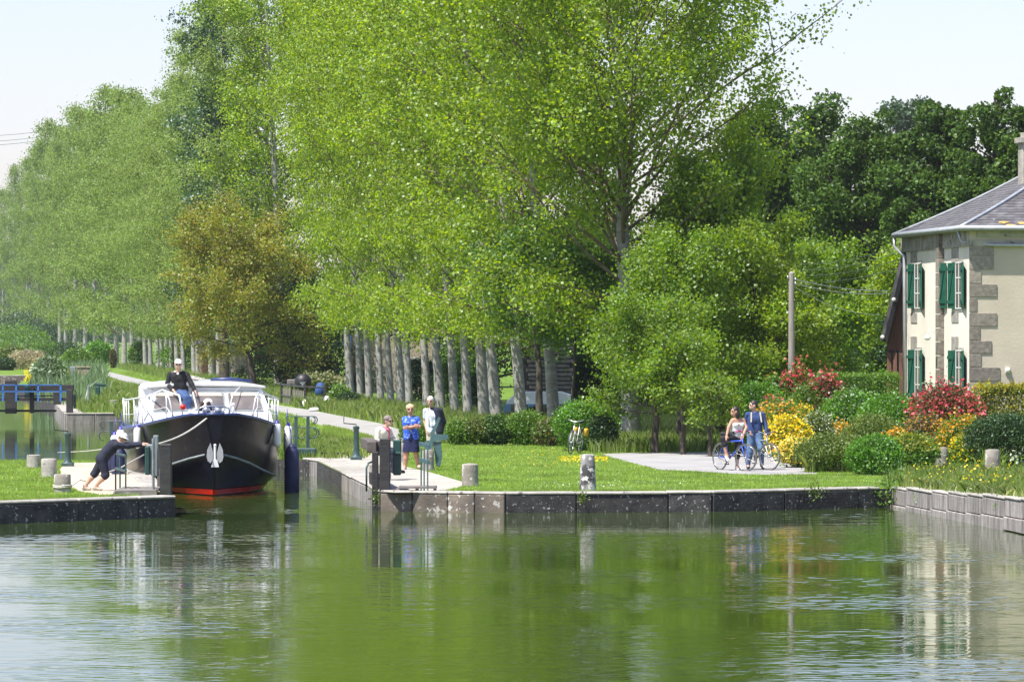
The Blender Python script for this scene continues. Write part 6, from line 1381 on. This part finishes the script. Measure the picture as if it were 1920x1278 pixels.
# 4 woman in blue, arms folded
def mk(px0, pyf, D):
    s_ = F / D; return lambda px, py, y=0: ((px - px0) / s_, y, (pyf - py) / s_)
K = mk(773, 621 + 27200 / 105, 105)
w4 = dict(head=K(769, 767.5, -.02), neck=K(770, 781, .01), chest=K(770, 794, .01), waist=K(770, 808), pelvis=K(771, 820), shL=K(758.5, 786, .02), shR=K(782, 786, .02), elL=K(760, 803, -.06), elR=K(786, 800, -.04), wrL=K(776, 799, -.22), wrR=K(768, 801, -.19),
          hipL=K(765, 824), hipR=K(777, 824), knL=K(762, 850, -.02), knR=K(780, 850, -.02), anL=K(759, 875, .02), anR=K(784, 872, .05), toL=K(757, 879, -.13), toR=K(787, 875, -.10), face=(.12, -1, -.05), palmL=(0, 1, 0), palmR=(0, 1, 0))
person('woman in bright blue patterned top and navy skirt standing with folded arms', (X(773, 105), 105, .005), w4, 'skin_t', ('c_blue', .6, .03), ('skirt', 'c_skirt', .43), ('hair_bl', 'curly'), True, 'c_sandal', build=1.1, female=True)
# 5 white-haired man with a dark jacket over the shoulder
K = mk(818, 621 + 27200 / 107, 107)
w5 = dict(head=K(807, 752, -.03), neck=K(809, 766, .0), chest=K(811, 780, .01), waist=K(812, 796), pelvis=K(813, 808), shL=K(798, 770, -.02), shR=K(825, 771, .05), elL=K(797, 790, .05), elR=K(831, 790, .10), wrL=K(800, 806, -.05), wrR=K(825, 806, .12),
          hipL=K(807, 811), hipR=K(819, 811), knL=K(806, 842, -.02), knR=K(820, 842, -.02), anL=K(805, 870, .03), anR=K(821, 870, .03), toL=K(802, 874, -.13), toR=K(823, 874, -.13), face=(-.35, -1, -.1))
def jacket(root, J, a):
    T = [('c', J['shR'] + a['sp'] * .01, J['elR'], .080, .072), ('c', J['elR'], J['wrR'] - V3(0, 0, .02), .072, .085), ('c', J['shR'] * .75 + J['shL'] * .25 + a['fw'] * .05, J['pelvis'] + a['ac'] * .13 + a['fw'] * .05, .10, .12), ('c', J['shR'] + a['fw'] * .03, J['neck'] + a['fw'] * .05, .05, .045)]
    sdf_obj('jacket', T, M['c_navy'], root, .012, .04)
    sdf_obj('bag_strap', [('c', J['neck'] + a['ac'] * -.10 + a['fw'] * .05, J['waist'] - a['ac'] * .13 + a['fw'] * .12, .022, .022)], M['c_beige'], root, .009)
    q = MB(); q.tube([tuple(J['waist'] + a['ac'] * math.cos(t) * .165 + a['fw'] * math.sin(t) * .12 - a['sp'] * .05) for t in np.linspace(0, 6.1, 16)], .018, 6); q.build('belt', M['black'], root, smooth='all')
person('white-haired man in pale blue shirt with a dark jacket over his arm', (X(818, 107), 107, .0), w5, 'skin', ('c_shirt', .6, .03), ('t', 'c_beige', 1.95), ('hair_wh', 'short'), True, 'black', extras=jacket, build=1.06)
# ------------------------------------------------------------------ bicycles
def bike(label, rear, front, frame_m, D, lean=0, straight=False, step=False, baskets=False, fork_m=None, steer=0, z0=0.004, h=1.0):
    """rear / front: ground contact points of the wheels (x,y)"""
    r_ = Vector((rear[0], rear[1], 0)); f_ = Vector((front[0], front[1], 0)); ax = (f_ - r_); L = ax.length; ax.normalize()
    root = empty('bicycle', (r_.x, r_.y, z0), math.atan2(ax.y, ax.x), label=label, cat='bicycle'); root.rotation_euler = (lean, 0, math.atan2(ax.y, ax.x))
    R = .325 * h
    def wheel(x, st, nm='wheel'):
        w = empty(nm, (x, 0, R), 0); w.parent = root; w.rotation_euler = (0, 0, st)
        q = MB(); q.tube([(math.cos(t) * R, 0, math.sin(t) * R) for t in np.linspace(0, 2 * math.pi, 40, endpoint=False)], .016, 7, closed=True); q.build('tyre', M['rubber_g'], w, smooth='all')
        q = MB(); q.tube([(math.cos(t) * (R - .026), 0, math.sin(t) * (R - .026)) for t in np.linspace(0, 2 * math.pi, 36, endpoint=False)], .007, 5, closed=True); q.cyl((0, -.035, 0), (0, .035, 0), .022, n=10)
        for k in range(18):
            t = k * 2 * math.pi / 18; q.tube([(math.cos(t + .3) * .02, .02 * (-1) ** k, math.sin(t + .3) * .02), (math.cos(t) * (R - .03), 0, math.sin(t) * (R - .03))], .0022, 3, cap=False)
        q.build('rim', M['chrome'], w, smooth='all')
    wheel(0, 0); wheel(L, steer)
    fm = M[frame_m]; bb = Vector((.40, 0, .28 * h)); st = Vector((.26, 0, .74 * h)); hd_ = Vector((L - .17, 0, .78 * h)); hb = Vector((L - .13, 0, .64 * h)); rx_ = Vector((0, 0, R)); fx = Vector((L, 0, R))
    q = MB()
    q.tube([bb, st], .015, 8); q.tube([bb, hb], .020, 8); q.tube([st - Vector((0, 0, .04)) if not step else st * .45 + bb * .55, hd_ - Vector((0, 0, .05)) if not step else hb], .017, 8); q.tube([hb - (hd_ - hb) * .1, hd_], .021, 8)
    for sy in (-.05, .05): q.tube([rx_ + Vector((0, sy, 0)), bb + Vector((0, sy * .4, 0))], .010, 6); q.tube([rx_ + Vector((0, sy, 0)), st + Vector((0, sy * .3, -.05))], .009, 6)
    q.build('frame', fm, root, smooth='all')
    q = MB()
    for sy in (-.05, .05): q.tube([hb + Vector((0, sy, -.02)), fx + Vector((-.03, sy, .12)), fx + Vector((0, sy, 0))], .012, 6)
    q.tube([hb + Vector((0, -.05, -.02)), hb + Vector((0, .05, -.02))], .014, 6); q.build('fork', M[fork_m or frame_m], root, smooth='all')
    q = MB(); top = hd_ + Vector((-.02, 0, .12)); q.tube([hd_, top], .015, 7)
    q.tube([top + Vector((-.10, -.29, .03)), top + Vector((-.02, -.20, .04)), top + Vector((.03, -.06, 0)), top + Vector((.03, .06, 0)), top + Vector((-.02, .20, .04)), top + Vector((-.10, .29, .03))], .012, 7); q.build('handlebar', M['chrome'], root, smooth='all')
    for sy in (-1, 1): q = MB(); q.tube([top + Vector((-.02, sy * .2, .04)), top + Vector((-.11, sy * .30, .03))], .018, 7); q.build('grip', M['rubber'], root, smooth='all')
    q = MB(); q.tube([st, st + Vector((-.02, 0, .12))], .013, 7); q.build('seat_post', M['chrome'], root, smooth='all')
    sdf_obj('saddle', [('c', tuple(st + Vector((-.13, 0, .145))), tuple(st + Vector((.12, 0, .145))), .055, .022), ('c', tuple(st + Vector((-.13, -.05, .145))), tuple(st + Vector((-.13, .05, .145))), .035, .035)], M['rubber'], root, .010)
    q = MB(); q.cyl(bb + Vector((0, -.05, 0)), bb + Vector((0, -.042, 0)), .085, n=20); q.tube([bb + Vector((0, -.06, 0)), bb + Vector((.10, -.07, -.13))], .011, 6); q.tube([bb + Vector((0, .06, 0)), bb + Vector((-.10, .07, .13))], .011, 6)
    q.box(bb + Vector((.10, -.12, -.13)), (.09, .09, .02)); q.box(bb + Vector((-.10, .12, .13)), (.09, .09, .02)); q.build('crankset', M['black'], root, smooth=True)
    q = MB(); q.tube([bb + Vector((0, -.046, .08)), rx_ + Vector((0, -.046, .035)), rx_ + Vector((-.03, -.046, 0)), rx_ + Vector((0, -.046, -.035)), bb + Vector((0, -.046, -.08))], .006, 4); q.build('chain', M['black'], root)
    return root
M['rubber_g'] = mat('rubber_g', (.06, .058, .055), .7, (.12, .115, .10), 20)
M['bike_blue'] = mat('bike_blue', (.03, .09, .62), .3, coat=.4); M['bike_grey'] = mat('bike_grey', (.28, .29, .32), .35, coat=.3); M['bike_white'] = mat('bike_white', (.62, .62, .66), .35, coat=.3)
# first cyclist: rear wheel px 1349, front wheel px 1393, turned partly toward the camera
Dr, Df = 104.9, 104.3
bike('blue bicycle with the seated woman on it, wheels turned half toward the water', (X(1350, Dr), Dr), (X(1397, Df), Df - .42), 'bike_blue', 104, steer=.35)
bike('grey bicycle held between the legs of the man with the backpack', (X(1409, 105.2), 105.6), (X(1443, 104.5), 104.55), 'bike_grey', 104, steer=.45, fork_m='bike_white')
# parked bicycle with yellow panniers
pb = bike('pale bicycle with yellow saddlebags parked against the green shrub', (X(1086, 119.2), 119.25), (X(1069, 118.3), 118.25), 'bike_white', 120, step=True, lean=-.10)
M['yellow_bag'] = mat('yellow_bag', (.62, .34, .02), .7, (.7, .45, .04), 12)
for sy in (-1, 1): q = MB(); q.box((.05, sy * .15, .60), (.28, .10, .22), ch=.035); q.build('saddlebag', M['yellow_bag'], pb, smooth=True)
# 6 woman on the blue bicycle
K = mk(1372, 621 + 27200 / 104.6, 104.6)
w6 = dict(head=K(1378, 771.5, -.02), neck=K(1381, 784, .03), chest=K(1382, 796, .03), waist=K(1382, 808, .04), pelvis=K(1382, 818, .05), shL=K(1373, 788, -.06), shR=K(1394, 788, .10), elL=K(1366, 801, -.10), elR=K(1399, 802, .02), wrL=K(1362, 815, -.18), wrR=K(1393, 815, -.12),
          hipL=K(1377, 820, .0), hipR=K(1386, 820, .08), knL=K(1355, 822, -.16), knR=K(1383, 845, .0), anL=K(1362, 853, -.18), anR=K(1382, 875, .05), toL=K(1364, 862, -.30), toR=K(1384, 879, -.10), face=(-.95, -.35, 0.05), palmL=(0, 0, -1), palmR=(-.3, 0, -1))
def belt(root, J, a):
    sdf_obj('tied_jacket', [('c', J['waist'] + a['ac'] * -.12 + a['fw'] * .06 - a['sp'] * .03, J['waist'] + a['ac'] * .12 + a['fw'] * .06 - a['sp'] * .03, .05, .05), ('c', J['waist'] + a['ac'] * .12 - a['sp'] * .05, J['pelvis'] + a['ac'] * .16 - V3(0, 0, .22), .06, .045)], M['c_black'], root, .010)
    sdf_obj('waist_sash', [('c', J['waist'] + a['ac'] * -.09 + a['fw'] * .11, J['waist'] + a['ac'] * .05 + a['fw'] * .12, .028, .022)], M['c_pink'], root, .009)
person('woman in white camisole and black leggings sitting on the blue bicycle', (X(1372, 104.6), 104.6, 0), w6, 'skin_t', ('c_white', -1, .09), ('t', 'c_black', 1.35), ('hair_dk', 'bob'), True, 'c_white', extras=belt, build=.98, female=True)
# 7 man standing over the grey bicycle
K = mk(1414, 621 + 27200 / 105.2, 105.2)
w7 = dict(head=K(1412.5, 760, .0), neck=K(1416, 773, .03), chest=K(1416, 787, .02), waist=K(1415, 802, .02), pelvis=K(1416, 813, .02), shL=K(1402, 777, .0), shR=K(1430, 777, .06), elL=K(1398, 794, .06), elR=K(1435, 795, .04), wrL=K(1404, 808, -.08), wrR=K(1437, 811, -.10),
          hipL=K(1409, 816, 0), hipR=K(1422, 816, 0), knL=K(1406, 846, -.03), knR=K(1426, 840, -.12), anL=K(1403, 872, .02), anR=K(1429, 870, .05), toL=K(1402, 877, -.12), toR=K(1430, 876, -.10), face=(-.95, -.30, .05), palmR=(0, 0, -1))
def pack(root, J, a):
    for sg in (-1, 1): sdf_obj('backpack_strap', [('c', J['neck'] + a['ac'] * sg * .11 + a['fw'] * .085 - a['sp'] * .015, J['chest'] + a['ac'] * sg * .13 + a['fw'] * .15 - a['sp'] * .05, .022, .020)], M['c_beige'], root, .008)
    sdf_obj('backpack', [('c', J['chest'] - a['fw'] * .18 + a['sp'] * .04, J['waist'] - a['fw'] * .18, .11, .12)], M['c_beige'], root, .014)
    q = MB(); q.box(tuple(J['wrR'] + V3(.05, -.05, .03)), (.10, .08, .16), ch=.02); q.build('wrist_bag', M['black'], root)
person('man in blue sweater and jeans with backpack straps standing behind the seated cyclist', (X(1414, 105.2), 105.2, .0), w7, 'skin', ('c_sweater', 1.9, .02), ('t', 'c_jean2', 1.95), ('hair_dk', 'short'), True, 'black', extras=pack, build=1.08)
# ------------------------------------------------------------------ spaniel on the bow
K = mk(390, 776, 99.6); dg = empty('dog', (X(390, 99.6), 99.6, Z(776, 99.6)), label='white and dark brown spaniel sitting at the bow looking ahead', cat='dog')
h = K(386, 759, -.12); ch_ = K(388, 768, -.02)
body = [('c', (-.02, .32, .12), (.0, .02, .24), .15, .12), ('c', (.0, .02, .24), h, .11, .07), ('e', h, (.095, .095, .10)), ('c', (h[0], h[1] - .06, h[2] - .02), (h[0] - .01, h[1] - .15, h[2] - .045), .045, .032),
        ('c', (-.07, -.02, .2), (-.08, -.08, .02), .05, .032), ('c', (.07, -.02, .2), (.08, -.08, .02), .05, .032), ('c', (-.08, -.08, .02), (-.08, -.13, .01), .032, .028), ('c', (.08, -.08, .02), (.08, -.13, .01), .032, .028), ('c', (-.13, .25, .10), (-.14, .10, .03), .09, .045), ('c', (.13, .25, .10), (.14, .10, .03), .09, .045), ('c', (0, .4, .1), (.1, .55, .05), .04, .02)]
M['fur_w'] = mat('fur_w', (.68, .64, .58), .95, (.75, .72, .68), 20, bump=.006, bscale=60); M['fur_d'] = mat('fur_d', (.035, .02, .015), .9, (.06, .035, .025), 20, bump=.006, bscale=60)
sdf_obj('body', body, M['fur_w'], dg, .010, .035)
for sg in (-1, 1):
    sdf_obj('ear', [('c', (h[0] + sg * .075, h[1], h[2] + .05), (h[0] + sg * .10, h[1] - .01, h[2] - .09), .042, .055)], M['fur_d'], dg, .008)
    sdf_obj('eye_patch', [('e', (h[0] + sg * .055, h[1] - .058, h[2] + .025), (.046, .055, .055))], M['fur_d'], dg, .007)
q = MB(); q.ball((h[0] - .01, h[1] - .18, h[2] - .03), (.02, .015, .015), 8); q.build('nose', M['black'], dg, smooth='all')
# ------------------------------------------------------------------ haze
hm = bpy.data.materials.new('haze'); hm.use_nodes = True; nt = hm.node_tree; nt.nodes.clear()
o_ = nt.nodes.new('ShaderNodeOutputMaterial'); v_ = nt.nodes.new('ShaderNodeVolumePrincipled'); v_.inputs['Density'].default_value = .00009; v_.inputs['Color'].default_value = (.93, .96, 1, 1); v_.inputs['Anisotropy'].default_value = .2
nt.links.new(v_.outputs[0], o_.inputs['Volume'])
q = MB(); q.box((0, 1100, 33), (3200, 2600, 74)); o = q.build('haze', hm); setp(o, kind='stuff')
